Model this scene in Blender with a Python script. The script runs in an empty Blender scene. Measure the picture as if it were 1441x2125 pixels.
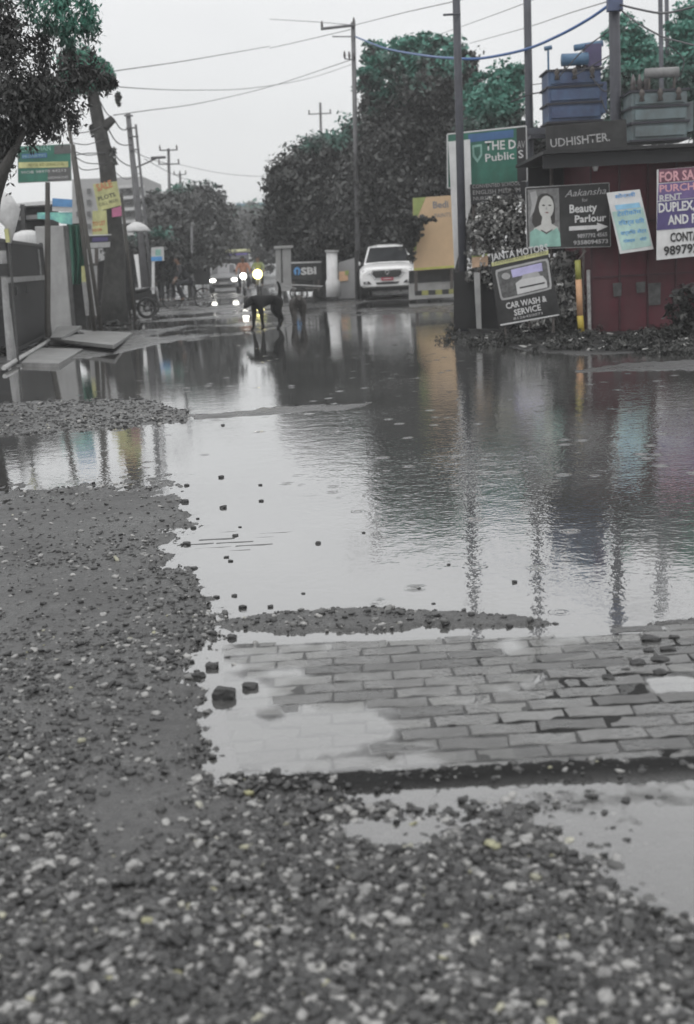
import bpy, math, random
import numpy as np
from mathutils import Matrix, Vector
R = math.radians
random.seed(7)
rng = np.random.default_rng(7)
SC = bpy.context.scene
COL = SC.collection

# ---------------------------------------------------------------- camera
F = 2500.0; CX, CY = 720.5, 1062.5            # focal length and centre in photograph pixels
PITCH = math.atan(525.0/F); ROLL = 0.052; CH = 1.4
cam = bpy.data.cameras.new('camera'); camo = bpy.data.objects.new('camera', cam); COL.objects.link(camo)
ROT = Matrix.Rotation(math.pi/2-PITCH, 4, 'X') @ Matrix.Rotation(-ROLL, 4, 'Z')
camo.matrix_world = Matrix.Translation((0, 0, CH)) @ ROT
cam.sensor_fit = 'VERTICAL'; cam.sensor_height = 36.0; cam.lens = 36.0*F/2125.0
cam.clip_start = 0.05; cam.clip_end = 3000
cam.dof.use_dof = True; cam.dof.focus_distance = 7.5; cam.dof.aperture_fstop = 2.9
SC.camera = camo
SC.view_settings.view_transform = 'Standard'; SC.view_settings.look = 'None'
SC.view_settings.exposure = 0.06; SC.view_settings.gamma = 1.0
SC.cycles.volume_bounces = 1
SC.cycles.max_bounces = 6

# ---------------------------------------------------------------- world: overcast sky
W = bpy.data.worlds.new('World'); SC.world = W; W.use_nodes = True
nt = W.node_tree; nt.nodes.clear()
def N(t, k, **kw):
    n = t.nodes.new(k)
    for a, b in kw.items(): setattr(n, a, b)
    return n
out = N(nt, 'ShaderNodeOutputWorld'); bg = N(nt, 'ShaderNodeBackground'); bg.inputs[1].default_value = 0.1
sky = N(nt, 'ShaderNodeTexSky', sky_type='NISHITA'); sky.sun_disc = False
sky.sun_elevation = R(55); sky.sun_rotation = R(160)
tc = N(nt, 'ShaderNodeTexCoord'); sep = N(nt, 'ShaderNodeSeparateXYZ')
nt.links.new(tc.outputs['Generated'], sep.inputs[0])
ramp = N(nt, 'ShaderNodeValToRGB')
e = ramp.color_ramp.elements
e[0].position = 0.0; e[0].color = (.63, .635, .64, 1)
e[1].position = 1.0; e[1].color = (1.0, 1.0, 1.0, 1)
for p, v in ((.10, .665), (.19, .67), (.27, .78), (.36, .82), (.6, .95)):
    q = e.new(p); q.color = (v, v*1.004, v*1.006, 1)
nt.links.new(sep.outputs[2], ramp.inputs[0])
cl = N(nt, 'ShaderNodeTexNoise'); cl.inputs['Scale'].default_value = 3.0; cl.inputs['Detail'].default_value = 5
mp = N(nt, 'ShaderNodeMapping'); mp.inputs['Scale'].default_value = (1, 1, 2.6)
nt.links.new(tc.outputs['Generated'], mp.inputs[0]); nt.links.new(mp.outputs[0], cl.inputs[0])
cm = N(nt, 'ShaderNodeMapRange'); cm.inputs[1].default_value = .3; cm.inputs[2].default_value = .7
cm.inputs[3].default_value = 12.0; cm.inputs[4].default_value = 13.6
nt.links.new(cl.outputs[0], cm.inputs[0])
mul = N(nt, 'ShaderNodeMix', data_type='RGBA', blend_type='MULTIPLY'); mul.inputs[0].default_value = 1
nt.links.new(ramp.outputs[0], mul.inputs[6]); nt.links.new(cm.outputs[0], mul.inputs[7])
mx = N(nt, 'ShaderNodeMix', data_type='RGBA'); mx.inputs[0].default_value = .94
nt.links.new(sky.outputs[0], mx.inputs[6]); nt.links.new(mul.outputs[2], mx.inputs[7])
nt.links.new(mx.outputs[2], bg.inputs[0]); nt.links.new(bg.outputs[0], out.inputs[0])
sun = bpy.data.lights.new('sun', 'SUN'); sun.energy = 0.6; sun.angle = R(40); sun.color = (1, .985, .96)
so = bpy.data.objects.new('sun', sun); COL.objects.link(so)
so.rotation_euler = (R(35), 0, R(-20))

# ---------------------------------------------------------------- pixel helpers (photograph pixels -> world)
R3 = ROT.to_3x3()
def ray(px, py): return R3 @ Vector(((px-CX)/F, -(py-CY)/F, -1.0))
def P(px, py, Y):
    d = ray(px, py); return Vector((0, 0, CH)) + d*(Y/d.y)
def G(px, py, z=0.0):
    d = ray(px, py); return Vector((0, 0, CH)) + d*((z-CH)/d.z)
def ppm(Y): return F/Y
RI = np.array(R3.transposed())
def to_px(x, y, z):
    v = np.stack([x, y, z-CH]); c = RI @ v.reshape(3, -1)
    return (CX + F*c[0]/(-c[2])).reshape(np.shape(x)), (CY - F*c[1]/(-c[2])).reshape(np.shape(x))

# ---------------------------------------------------------------- materials
MATS = {}
def mat(name, col, rough=.6, var=.18, scale=6.0, metal=0.0, bump=0.0, ior=1.45, emit=0, coat=0, dirt=0, col2=None):
    if name in MATS: return MATS[name]
    m = bpy.data.materials.new(name); m.use_nodes = True; t = m.node_tree
    b = t.nodes['Principled BSDF']; MATS[name] = m
    col = tuple(col) if hasattr(col, '__len__') else (col, col, col)
    b.inputs['Roughness'].default_value = rough; b.inputs['Metallic'].default_value = metal
    b.inputs['IOR'].default_value = ior; b.inputs['Coat Weight'].default_value = coat
    b.inputs['Coat Roughness'].default_value = .08
    tc = N(t, 'ShaderNodeTexCoord'); no = N(t, 'ShaderNodeTexNoise')
    no.inputs['Scale'].default_value = scale; no.inputs['Detail'].default_value = 6; no.inputs['Roughness'].default_value = .65
    t.links.new(tc.outputs['Object'], no.inputs[0])
    rp = N(t, 'ShaderNodeValToRGB'); e = rp.color_ramp.elements
    lo = tuple(c*(1-var) for c in col); hi = tuple(min(1, c*(1+var)) for c in (col2 or col))
    e[0].position = .3; e[0].color = (*lo, 1); e[1].position = .7; e[1].color = (*hi, 1)
    t.links.new(no.outputs[0], rp.inputs[0]); cur = rp.outputs[0]
    if dirt:
        n2 = N(t, 'ShaderNodeTexNoise'); n2.inputs['Scale'].default_value = scale*.35; n2.inputs['Detail'].default_value = 8
        n2.inputs['Roughness'].default_value = .75
        mp2 = N(t, 'ShaderNodeMapping'); mp2.inputs['Scale'].default_value = (2.2, 2.2, .6); mp2.inputs['Location'].default_value = (3, 7, 1)
        t.links.new(tc.outputs['Object'], mp2.inputs[0]); t.links.new(mp2.outputs[0], n2.inputs[0])
        r2 = N(t, 'ShaderNodeMapRange'); r2.inputs[1].default_value = .45; r2.inputs[2].default_value = .75
        r2.inputs[3].default_value = 0; r2.inputs[4].default_value = dirt
        t.links.new(n2.outputs[0], r2.inputs[0])
        m2 = N(t, 'ShaderNodeMix', data_type='RGBA'); m2.inputs[7].default_value = (.045, .043, .04, 1)
        t.links.new(r2.outputs[0], m2.inputs[0]); t.links.new(cur, m2.inputs[6]); cur = m2.outputs[2]
    t.links.new(cur, b.inputs['Base Color'])
    if bump:
        bp = N(t, 'ShaderNodeBump'); bp.inputs['Strength'].default_value = bump; bp.inputs['Distance'].default_value = .02
        n3 = N(t, 'ShaderNodeTexNoise'); n3.inputs['Scale'].default_value = scale*4; n3.inputs['Detail'].default_value = 4
        t.links.new(tc.outputs['Object'], n3.inputs[0]); t.links.new(n3.outputs[0], bp.inputs['Height'])
        t.links.new(bp.outputs[0], b.inputs['Normal'])
    if emit:
        b.inputs['Emission Color'].default_value = (*col, 1); b.inputs['Emission Strength'].default_value = emit
    return m
def leafmat(name, dark, light, fresh=None, fz=.72, rough=.5, fx=0.0):
    if name in MATS: return MATS[name]
    m = bpy.data.materials.new(name); m.use_nodes = True; t = m.node_tree; MATS[name] = m
    b = t.nodes['Principled BSDF']; b.inputs['Roughness'].default_value = rough
    g = N(t, 'ShaderNodeNewGeometry'); mi = N(t, 'ShaderNodeMix', data_type='RGBA')
    mi.inputs[6].default_value = (*dark, 1); mi.inputs[7].default_value = (*light, 1)
    pw = N(t, 'ShaderNodeMath', operation='POWER'); pw.inputs[1].default_value = 2.0
    t.links.new(g.outputs['Random Per Island'], pw.inputs[0]); t.links.new(pw.outputs[0], mi.inputs[0])
    cur = mi.outputs[2]
    tc = N(t, 'ShaderNodeTexCoord'); no = N(t, 'ShaderNodeTexNoise'); no.inputs['Scale'].default_value = .9; no.inputs['Detail'].default_value = 3
    t.links.new(tc.outputs['Object'], no.inputs[0])
    if fresh:  # leaf colour blends to this one towards the crown top, broken by noise
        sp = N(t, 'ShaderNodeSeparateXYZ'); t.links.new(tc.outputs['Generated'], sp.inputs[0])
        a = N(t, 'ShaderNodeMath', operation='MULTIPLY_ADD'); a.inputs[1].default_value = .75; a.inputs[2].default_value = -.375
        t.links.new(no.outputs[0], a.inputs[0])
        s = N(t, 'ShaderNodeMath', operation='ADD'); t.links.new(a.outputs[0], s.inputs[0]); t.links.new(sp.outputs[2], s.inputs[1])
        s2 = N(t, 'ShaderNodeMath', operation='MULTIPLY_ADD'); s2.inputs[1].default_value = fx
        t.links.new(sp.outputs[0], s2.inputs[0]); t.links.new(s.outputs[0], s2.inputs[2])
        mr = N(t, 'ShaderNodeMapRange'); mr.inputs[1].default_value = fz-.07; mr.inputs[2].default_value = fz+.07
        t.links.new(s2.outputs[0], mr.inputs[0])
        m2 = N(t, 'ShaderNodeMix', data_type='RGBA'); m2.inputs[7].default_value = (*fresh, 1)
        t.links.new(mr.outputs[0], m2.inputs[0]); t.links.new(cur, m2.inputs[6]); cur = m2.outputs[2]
    t.links.new(cur, b.inputs['Base Color'])
    return m

# ---------------------------------------------------------------- object helpers
def tag(o, label=None, cat=None, group=None, kind=None):
    if label: o['label'] = label
    if cat: o['category'] = cat
    if group: o['group'] = group
    if kind: o['kind'] = kind
    return o
def thing(name, label, cat, loc=(0, 0, 0), rz=0.0, group=None):
    o = bpy.data.objects.new(name, None); COL.objects.link(o); o.location = loc; o.rotation_euler = (0, 0, rz)
    o.empty_display_size = .2
    return tag(o, label, cat, group)
def link_mesh(name, me, m, parent=None, smooth=False):
    if m: me.materials.append(m)
    if smooth: me.shade_smooth()
    o = bpy.data.objects.new(name, me); COL.objects.link(o)
    if parent: o.parent = parent
    return o
class MB:
    def __init__(s): s.v = []; s.f = []
    def add(s, vs, fs):
        b = len(s.v); s.v += [tuple(x) for x in vs]; s.f += [tuple(b+i for i in f) for f in fs]; return s
    def box(s, c, d, M=None):
        vs = [Vector((sx*d[0]/2, sy*d[1]/2, sz*d[2]/2)) for sx in (-1, 1) for sy in (-1, 1) for sz in (-1, 1)]
        if M is not None: vs = [M @ v for v in vs]
        c = Vector(c)
        return s.add([v+c for v in vs], [(0, 1, 3, 2), (4, 6, 7, 5), (0, 4, 5, 1), (2, 3, 7, 6), (0, 2, 6, 4), (1, 5, 7, 3)])
    def tube(s, pts, rad, n=10, cap=True):
        pts = [Vector(p) for p in pts]; k = len(pts)
        if not hasattr(rad, '__len__'): rad = [rad]*k
        vs = []; fs = []
        for i, p in enumerate(pts):
            t = (pts[min(i+1, k-1)]-pts[max(i-1, 0)]).normalized()
            a = t.cross(Vector((0, 0, 1)) if abs(t.z) < .9 else Vector((1, 0, 0))).normalized(); b = t.cross(a)
            for j in range(n):
                w = 2*math.pi*j/n; vs.append(p+(a*math.cos(w)+b*math.sin(w))*rad[i])
        for i in range(k-1):
            for j in range(n):
                fs.append((i*n+j, i*n+(j+1) % n, (i+1)*n+(j+1) % n, (i+1)*n+j))
        if cap: fs += [tuple(range(n-1, -1, -1)), tuple((k-1)*n+j for j in range(n))]
        return s.add(vs, fs)
    def prism(s, poly, off):                      # closed outline (3-D points) pushed along a vector
        poly = [Vector(p) for p in poly]; off = Vector(off); n = len(poly)
        return s.add(poly+[p+off for p in poly], [tuple(range(n-1, -1, -1)), tuple(range(n, 2*n))] +
                     [(i, (i+1) % n, n+(i+1) % n, n+i) for i in range(n)])
    def loft(s, secs, cap=True):
        n = len(secs[0]); vs = [p for q in secs for p in q]; fs = []
        for i in range(len(secs)-1):
            for j in range(n): fs.append((i*n+j, i*n+(j+1) % n, (i+1)*n+(j+1) % n, (i+1)*n+j))
        if cap: fs += [tuple(range(n-1, -1, -1)), tuple((len(secs)-1)*n+j for j in range(n))]
        return s.add(vs, fs)
    def ell(s, c, r, n=12, m=8):
        vs = [(c[0], c[1], c[2]-r[2])]; fs = []
        for i in range(1, m):
            a = -math.pi/2+math.pi*i/m
            for j in range(n):
                w = 2*math.pi*j/n; vs.append((c[0]+r[0]*math.cos(a)*math.cos(w), c[1]+r[1]*math.cos(a)*math.sin(w), c[2]+r[2]*math.sin(a)))
        vs.append((c[0], c[1], c[2]+r[2]))
        for j in range(n): fs.append((0, 1+(j+1) % n, 1+j)); fs.append((len(vs)-1, len(vs)-1-n+j, len(vs)-1-n+(j+1) % n))
        for i in range(m-2):
            for j in range(n): fs.append((1+i*n+j, 1+i*n+(j+1) % n, 1+(i+1)*n+(j+1) % n, 1+(i+1)*n+j))
        return s.add(vs, fs)
    def ring(s, c, r, w, axis='x', n=20, k=6):
        c = Vector(c); vs = []; fs = []
        for i in range(n):
            a = 2*math.pi*i/n
            for j in range(k):
                b = 2*math.pi*j/k; q = r+w*math.cos(b); h = w*math.sin(b)
                if axis == 'x': vs.append(c+Vector((h, q*math.cos(a), q*math.sin(a))))
                elif axis == 'y': vs.append(c+Vector((q*math.cos(a), h, q*math.sin(a))))
                else: vs.append(c+Vector((q*math.cos(a), q*math.sin(a), h)))
        for i in range(n):
            for j in range(k): fs.append((i*k+j, ((i+1) % n)*k+j, ((i+1) % n)*k+(j+1) % k, i*k+(j+1) % k))
        return s.add(vs, fs)
    def build(s, name, m, parent=None, smooth=False, bevel=0.0):
        me = bpy.data.meshes.new(name); me.from_pydata(s.v, [], s.f); me.update()
        import bmesh
        bm = bmesh.new(); bm.from_mesh(me); bmesh.ops.recalc_face_normals(bm, faces=bm.faces)
        if bevel: bmesh.ops.bevel(bm, geom=list(bm.edges), offset=bevel, segments=2, affect='EDGES', profile=.6)
        bm.to_mesh(me); bm.free()
        return link_mesh(name, me, m, parent, smooth)
def np_mesh(name, V, Fq, m, parent=None, smooth=False):
    me = bpy.data.meshes.new(name); nv, nf, k = len(V), len(Fq), Fq.shape[1]
    me.vertices.add(nv); me.vertices.foreach_set('co', np.asarray(V, np.float32).ravel())
    me.loops.add(nf*k); me.loops.foreach_set('vertex_index', np.asarray(Fq, np.int32).ravel())
    me.polygons.add(nf); me.polygons.foreach_set('loop_start', np.arange(0, nf*k, k, dtype=np.int32))
    if smooth: me.polygons.foreach_set('use_smooth', np.ones(nf, bool))
    me.update(calc_edges=True); me.validate()
    return link_mesh(name, me, m, parent)

def vnoise(x, y, seed=0):
    xi = np.floor(x).astype(np.int64); yi = np.floor(y).astype(np.int64); fx = x-xi; fy = y-yi
    fx = fx*fx*(3-2*fx); fy = fy*fy*(3-2*fy)
    def h(a, b):
        n = (a*374761393+b*668265263+seed*982451653) & 0x7fffffff
        n = ((n ^ (n >> 13))*1274126177) & 0x7fffffff
        return ((n ^ (n >> 16)) & 0xffff)/65535.0
    return (h(xi, yi)*(1-fx)+h(xi+1, yi)*fx)*(1-fy)+(h(xi, yi+1)*(1-fx)+h(xi+1, yi+1)*fx)*fy
def fbm(x, y, s, o=4, seed=0):
    v = 0; a = .5; t = 0
    for i in range(o):
        v = v+a*vnoise(x*s, y*s, seed+i); t += a; a *= .55; s *= 2.03
    return v/t-.5
def sdist(px, py, poly):
    n = len(poly); d = np.full(px.shape, 1e9); ins = np.zeros(px.shape, bool)
    for i in range(n):
        ax, ay = poly[i]; bx, by = poly[(i+1) % n]; ex, ey = bx-ax, by-ay
        t = np.clip(((px-ax)*ex+(py-ay)*ey)/(ex*ex+ey*ey+1e-9), 0, 1)
        d = np.minimum(d, np.hypot(px-ax-t*ex, py-ay-t*ey))
        c = ((ay > py) != (by > py)); xx = ax+(py-ay)*ex/(ey if abs(ey) > 1e-9 else 1e-9)
        ins ^= c & (px < xx)
    return np.where(ins, d, -d)

# ---------------------------------------------------------------- ground relief; the water stands at z = 0
GRAVEL = [(-900, 1003), (150, 1006), (330, 994), (380, 1008), (405, 1060), (385, 1110), (350, 1140), (360, 1165), (400, 1180), (430, 1230), (445, 1290),
          (475, 1330), (440, 1365), (405, 1400), (440, 1440), (400, 1495), (425, 1540), (445, 1585), (480, 1625), (650, 1630), (740, 1655), (900, 1672),
          (1080, 1715), (1180, 1790), (1290, 1880), (1500, 1990), (2300, 2300), (2300, 4000), (-900, 4000)]
STRIP = [(460, 1608), (900, 1594), (1500, 1566), (2200, 1530), (2200, 1580), (1500, 1610), (1100, 1628), (700, 1652), (460, 1650)]
RIDGE = [(440, 1290), (560, 1272), (740, 1262), (950, 1268), (1190, 1296), (1100, 1304), (900, 1300), (740, 1314), (600, 1318), (480, 1312)]
RIDGE2 = [(1270, 1300), (1441, 1280), (2200, 1240), (2200, 1270), (1441, 1300)]
PAVE = [(460, 1335), (760, 1330), (1180, 1318), (1500, 1300), (2200, 1270), (2200, 1535), (1441, 1570), (900, 1596), (500, 1606), (470, 1500)]
POOL = [(380, 1490), (480, 1478), (560, 1490), (640, 1476), (700, 1500), (800, 1492), (830, 1530), (740, 1560), (640, 1575), (480, 1590), (400, 1560)]
POOL2 = [(1000, 1425), (1120, 1405), (1150, 1425), (1040, 1450)]
POOL3 = [(1340, 1410), (1500, 1395), (2200, 1360), (2200, 1420), (1441, 1440), (1350, 1440)]
BANK = [(-600, 860), (100, 832), (300, 826), (395, 852), (390, 876), (250, 890), (60, 905), (-600, 940)]
TAIL = [(390, 858), (600, 840), (800, 830), (740, 850), (500, 868), (400, 874)]
SHORE = [(-4000, 900), (-600, 800), (0, 768), (120, 752), (230, 738), (300, 722), (380, 706), (440, 696), (500, 684), (560, 676), (640, 664), (745, 655), (940, 650),
         (944, 694), (1010, 712), (1100, 730), (1200, 738), (1320, 736), (1500, 722), (4000, 600), (4000, -3000), (-4000, -3000)]
RSTRIP = [(1180, 768), (1300, 752), (1500, 742), (2400, 700), (2400, 735), (1500, 768), (1200, 776)]
DRY = [(-900, 1240), (100, 1180), (300, 1200), (380, 1300), (200, 1320), (-900, 1330)]
LINES = [(400, 1125), (560, 1020), (850, 1010), (900, 1060), (820, 1110), (500, 1145)]
def plevel(px, py, x, y):
    z = .0012+fbm(x, y, 2.6, 4, 31)*.016+fbm(x, y, 14, 2, 33)*.003
    for pl in (POOL, POOL2, POOL3):
        s = np.clip(sdist(px, py, pl)/25+.3+fbm(x, y, 7, 4, 32)*2.6, 0, 1); z = z*(1-s)-.0055*s
    return z-.003*np.clip((700-px)/200, 0, 1)
def relief(x, y, fine=True):
    px, py = to_px(x, y, np.zeros_like(x))
    far = y < 1.6
    py = np.where(far, 3000, py); px = np.where(far, 0, px)
    nz = fbm(x, y, 1.3, 4, 3); nf = fbm(x, y, 9, 4, 11)
    wob = fbm(x, y, 5, 4, 5)+.55*fbm(x, y, 21, 4, 6)*(y < 9)+.35*fbm(x, y, 60, 2, 7)*(y < 7)
    h = np.full(x.shape, -.045)
    def put(poly, hh, soft, w=40, cap=1.0):
        nonlocal h
        s = np.clip((sdist(px, py, poly)+wob*w)/soft+.5, 0, 1); s = s*s*(3-2*s)
        h = h*(1-s)+hh*s
    put([(900, 1650), (1500, 1600), (2200, 1600), (2200, 2050), (1500, 1990), (1250, 1870), (1050, 1740)], -.007, 40, 30)
    put(GRAVEL, .020, 110, 110)
    put([(690, 1700), (900, 1688), (960, 1725), (880, 1765), (720, 1752)], -.012, 60, 50)
    put([(520, 1700), (640, 1690), (660, 1730), (540, 1745)], -.004, 50, 50)
    put([(1080, 1745), (1200, 1800), (1330, 1900), (1500, 1985), (1700, 2200), (1500, 2230), (1250, 2000), (1050, 1860), (960, 1800)], .001, 90, 70)
    put(PAVE, 0.0, 16, 10); put(STRIP, .012, 22, 14); put(RIDGE, .010, 12, 14); put(RIDGE2, .008, 10, 10)
    put(BANK, .010, 12, 14); put(TAIL, .003, 12, 10); put(RSTRIP, .01, 8, 6)
    put(SHORE, .017, 9, 6)
    put([(300, 700), (420, 672), (600, 640), (760, 650), (640, 672), (520, 700), (400, 712)], .0035, 12, 8)
    put([(760, 625), (940, 622), (940, 652), (700, 660)], .006, 10, 6)
    farw = np.clip((y-20)/10, 0, 1)
    pv_ = np.clip(sdist(px, py, PAVE)/12+.5, 0, 1)
    h = h*(1-pv_)+(plevel(px, py, x, y)-.0035)*pv_
    h = h + nz*.018*(1-farw)*(1-pv_) + farw*fbm(x, y, .22, 4, 8)*.10*np.clip((h+.02)/.03, 0, 1)
    lk = np.clip((y-38)/8, 0, 1)*np.exp(-((x+.045*y)/3.0)**2)*np.clip((75-y)/10, 0, 1)
    h = h-lk*.05
    if fine:
        h = h+(nf*.012+fbm(x, y, 40, 2, 21)*.006*np.clip((12-y)/6, 0, 1))*(1-.88*pv_)
    return h, px, py
ts = np.concatenate([np.linspace(-1.3, -.36, 26, endpoint=False), np.linspace(-.36, .36, 540), np.linspace(.36, 1.3, 27)[1:]])
ys = [-.9, 0, .8, 1.4, 1.8]
while ys[-1] < 60: ys.append(ys[-1]+.0055*(ys[-1]+1.2))
while ys[-1] < 700: ys.append(ys[-1]*1.06)
ys = np.array(ys)
TT, YY = np.meshgrid(ts, ys); XX = TT*(YY+1.5)
HH, PX, PY = relief(XX, YY)
nr, nc = XX.shape
idx = np.arange(nr*nc).reshape(nr, nc)
FQ = np.stack([idx[:-1, :-1], idx[:-1, 1:], idx[1:, 1:], idx[1:, :-1]], -1).reshape(-1, 4)
gm = bpy.data.materials.new('wet_ground'); gm.use_nodes = True; t = gm.node_tree; b = t.nodes['Principled BSDF']
tc = N(t, 'ShaderNodeTexCoord')
def tex(kind, sc, **kw):
    n = N(t, kind); n.inputs['Scale'].default_value = sc
    for a, v in kw.items(): n.inputs[a].default_value = v
    t.links.new(tc.outputs['Object'], n.inputs[0]); return n
def mixc(f, a, bb, bt='MIX'):
    n = N(t, 'ShaderNodeMix', data_type='RGBA', blend_type=bt)
    for i, s in ((0, f), (6, a), (7, bb)):
        if isinstance(s, (int, float)): n.inputs[i].default_value = s
        elif isinstance(s, tuple): n.inputs[i].default_value = (*s, 1)
        else: t.links.new(s, n.inputs[i])
    return n.outputs[2]
def mrange(s, a, bb, c, d):
    n = N(t, 'ShaderNodeMapRange'); t.links.new(s, n.inputs[0])
    for i, v in zip((1, 2, 3, 4), (a, bb, c, d)): n.inputs[i].default_value = v
    return n.outputs[0]
v1 = tex('ShaderNodeTexVoronoi', 55.0); v2 = tex('ShaderNodeTexVoronoi', 120.0); n1 = tex('ShaderNodeTexNoise', 1.1, Detail=7, Roughness=.7)
n2 = tex('ShaderNodeTexNoise', 14.0, Detail=6, Roughness=.75)
sx = N(t, 'ShaderNodeSeparateColor'); t.links.new(v1.outputs['Color'], sx.inputs[0])
c1 = mixc(mrange(sx.outputs[0], 0, 1, 0, 1), (.022, .022, .022), (.085, .085, .083))
c2 = mixc(mrange(n2.outputs[0], .35, .65, 0, 1), (.025, .025, .025), (.075, .074, .072))
c3 = mixc(.5, c1, c2)
at = N(t, 'ShaderNodeAttribute'); at.attribute_name = 'mud'
c4 = mixc(at.outputs['Fac'], c3, (.016, .016, .016))
c5 = mixc(mrange(n1.outputs[0], .3, .7, 0, .5), c4, (.032, .032, .032))
t.links.new(c5, b.inputs['Base Color'])
spg = N(t, 'ShaderNodeSeparateXYZ'); t.links.new(tc.outputs['Object'], spg.inputs[0])
rg = N(t, 'ShaderNodeMath', operation='ADD'); t.links.new(mrange(n1.outputs[0], .38, .62, .26, .62), rg.inputs[0]); t.links.new(mrange(spg.outputs[1], 12, 22, 0, -.12), rg.inputs[1])
rg2 = N(t, 'ShaderNodeMath', operation='MULTIPLY_ADD'); rg2.inputs[1].default_value = .45; rg2.use_clamp = True
t.links.new(at.outputs['Fac'], rg2.inputs[0]); t.links.new(rg.outputs[0], rg2.inputs[2]); aw = N(t, 'ShaderNodeAttribute'); aw.attribute_name = 'wet'; wmx = N(t, 'ShaderNodeMix', data_type='FLOAT')
awp = N(t, 'ShaderNodeMath', operation='POWER'); awp.inputs[1].default_value = 1.6; t.links.new(aw.outputs['Fac'], awp.inputs[0])
t.links.new(awp.outputs[0], wmx.inputs[0]); t.links.new(rg2.outputs[0], wmx.inputs[2]); wmx.inputs[3].default_value = .13
t.links.new(wmx.outputs[0], b.inputs['Roughness']); b.inputs['IOR'].default_value = 1.6
t.links.new(mrange(at.outputs['Fac'], 0, 1, .55, .08), b.inputs['Specular IOR Level'])
bp = N(t, 'ShaderNodeBump'); bp.inputs['Strength'].default_value = .55; bp.inputs['Distance'].default_value = .012
t.links.new(mixc(.5, v1.outputs['Distance'], v2.outputs['Distance']), bp.inputs['Height']); t.links.new(bp.outputs[0], b.inputs['Normal'])
ground = np_mesh('ground', np.stack([XX, YY, HH], -1).reshape(-1, 3), FQ, gm, smooth=True)
mud = np.clip((sdist(PX, PY, STRIP)+10)/20, 0, 1)+np.clip((sdist(PX, PY, [(930, 640), (1100, 660), (2500, 620), (2500, 730), (1150, 735), (940, 715)])+4)/14, 0, .8)
mud = mud+np.clip((sdist(PX, PY, PAVE)+4)/10, 0, 1)*.9
a = ground.data.attributes.new('mud', 'FLOAT', 'POINT'); a.data.foreach_set('value', np.clip(mud, 0, 1).astype(np.float32).ravel())
wet = np.clip(1-HH/.016, 0, 1)*(sdist(PX, PY, PAVE) < 0)
a = ground.data.attributes.new('wet', 'FLOAT', 'POINT'); a.data.foreach_set('value', wet.astype(np.float32).ravel())
tag(ground, 'muddy uneven ground of gravel and wet road surface', kind='structure')

# water
wm = bpy.data.materials.new('puddle_water'); wm.use_nodes = True; t = wm.node_tree; b = t.nodes['Principled BSDF']
tc = N(t, 'ShaderNodeTexCoord')
t.nodes.remove(b)
n0 = tex('ShaderNodeTexNoise', .6, Detail=4)
w1 = tex('ShaderNodeTexNoise', 6.0, Detail=3, Roughness=.6); w2 = tex('ShaderNodeTexNoise', 28.0, Detail=2)
n3 = tex('ShaderNodeTexNoise', .35, Detail=2)
vr = tex('ShaderNodeTexVoronoi', 3.1, Randomness=1.0)
rp = N(t, 'ShaderNodeMath', operation='SINE'); ra = N(t, 'ShaderNodeMath', operation='MULTIPLY'); ra.inputs[1].default_value = 120.0
t.links.new(vr.outputs['Distance'], ra.inputs[0]); t.links.new(ra.outputs[0], rp.inputs[0])
fade = mrange(vr.outputs['Distance'], .04, .2, 1, 0)
rr = N(t, 'ShaderNodeMath', operation='MULTIPLY'); t.links.new(rp.outputs[0], rr.inputs[0]); t.links.new(fade, rr.inputs[1])
r2 = N(t, 'ShaderNodeMath', operation='MULTIPLY'); r2.inputs[1].default_value = .55; t.links.new(rr.outputs[0], r2.inputs[0])
sm = N(t, 'ShaderNodeMath', operation='MULTIPLY_ADD'); sm.inputs[1].default_value = .45
t.links.new(w2.outputs[0], sm.inputs[0]); t.links.new(w1.outputs[0], sm.inputs[2])
s3 = N(t, 'ShaderNodeMath', operation='ADD'); t.links.new(sm.outputs[0], s3.inputs[0]); t.links.new(r2.outputs[0], s3.inputs[1])
# ripples are livelier in the middle of the big puddle than in the sheltered near pools
sp = N(t, 'ShaderNodeSeparateXYZ'); t.links.new(tc.outputs['Object'], sp.inputs[0])
amp = N(t, 'ShaderNodeMath', operation='MULTIPLY'); t.links.new(mrange(n3.outputs[0], .35, .65, .5, 1.5), amp.inputs[0]); t.links.new(mrange(sp.outputs[1], 4.5, 8, .25, 1.0), amp.inputs[1])
am3 = N(t, 'ShaderNodeMath', operation='MULTIPLY'); t.links.new(amp.outputs[0], am3.inputs[0]); t.links.new(mrange(sp.outputs[1], 9, 17, 1, .36), am3.inputs[1])
am4 = N(t, 'ShaderNodeMath', operation='MULTIPLY'); t.links.new(am3.outputs[0], am4.inputs[0]); t.links.new(mrange(sp.outputs[0], -1.2, .9, .6, 1.7), am4.inputs[1])
am2 = N(t, 'ShaderNodeMath', operation='MULTIPLY'); am2.inputs[1].default_value = .19; t.links.new(am4.outputs[0], am2.inputs[0])
bp = N(t, 'ShaderNodeBump'); bp.inputs['Distance'].default_value = .012
t.links.new(am2.outputs[0], bp.inputs['Strength']); t.links.new(s3.outputs[0], bp.inputs['Height'])
gl_n = N(t, 'ShaderNodeBsdfGlossy'); gl_n.inputs['Color'].default_value = (.97, .97, .97, 1); gl_n.inputs['Roughness'].default_value = .03
murk = N(t, 'ShaderNodeBsdfDiffuse'); t.links.new(mixc(mrange(n0.outputs[0], .35, .65, 0, 1), (.075, .075, .073), (.115, .115, .112)), murk.inputs[0])
tr_ = N(t, 'ShaderNodeBsdfTransparent'); tr_.inputs[0].default_value = (.93, .93, .92, 1)
da = N(t, 'ShaderNodeAttribute'); da.attribute_name = 'depth'                  # metres of muddy water over the bottom
ml = N(t, 'ShaderNodeMath', operation='MULTIPLY'); ml.inputs[1].default_value = -1/.011; t.links.new(da.outputs['Fac'], ml.inputs[0])
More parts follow.
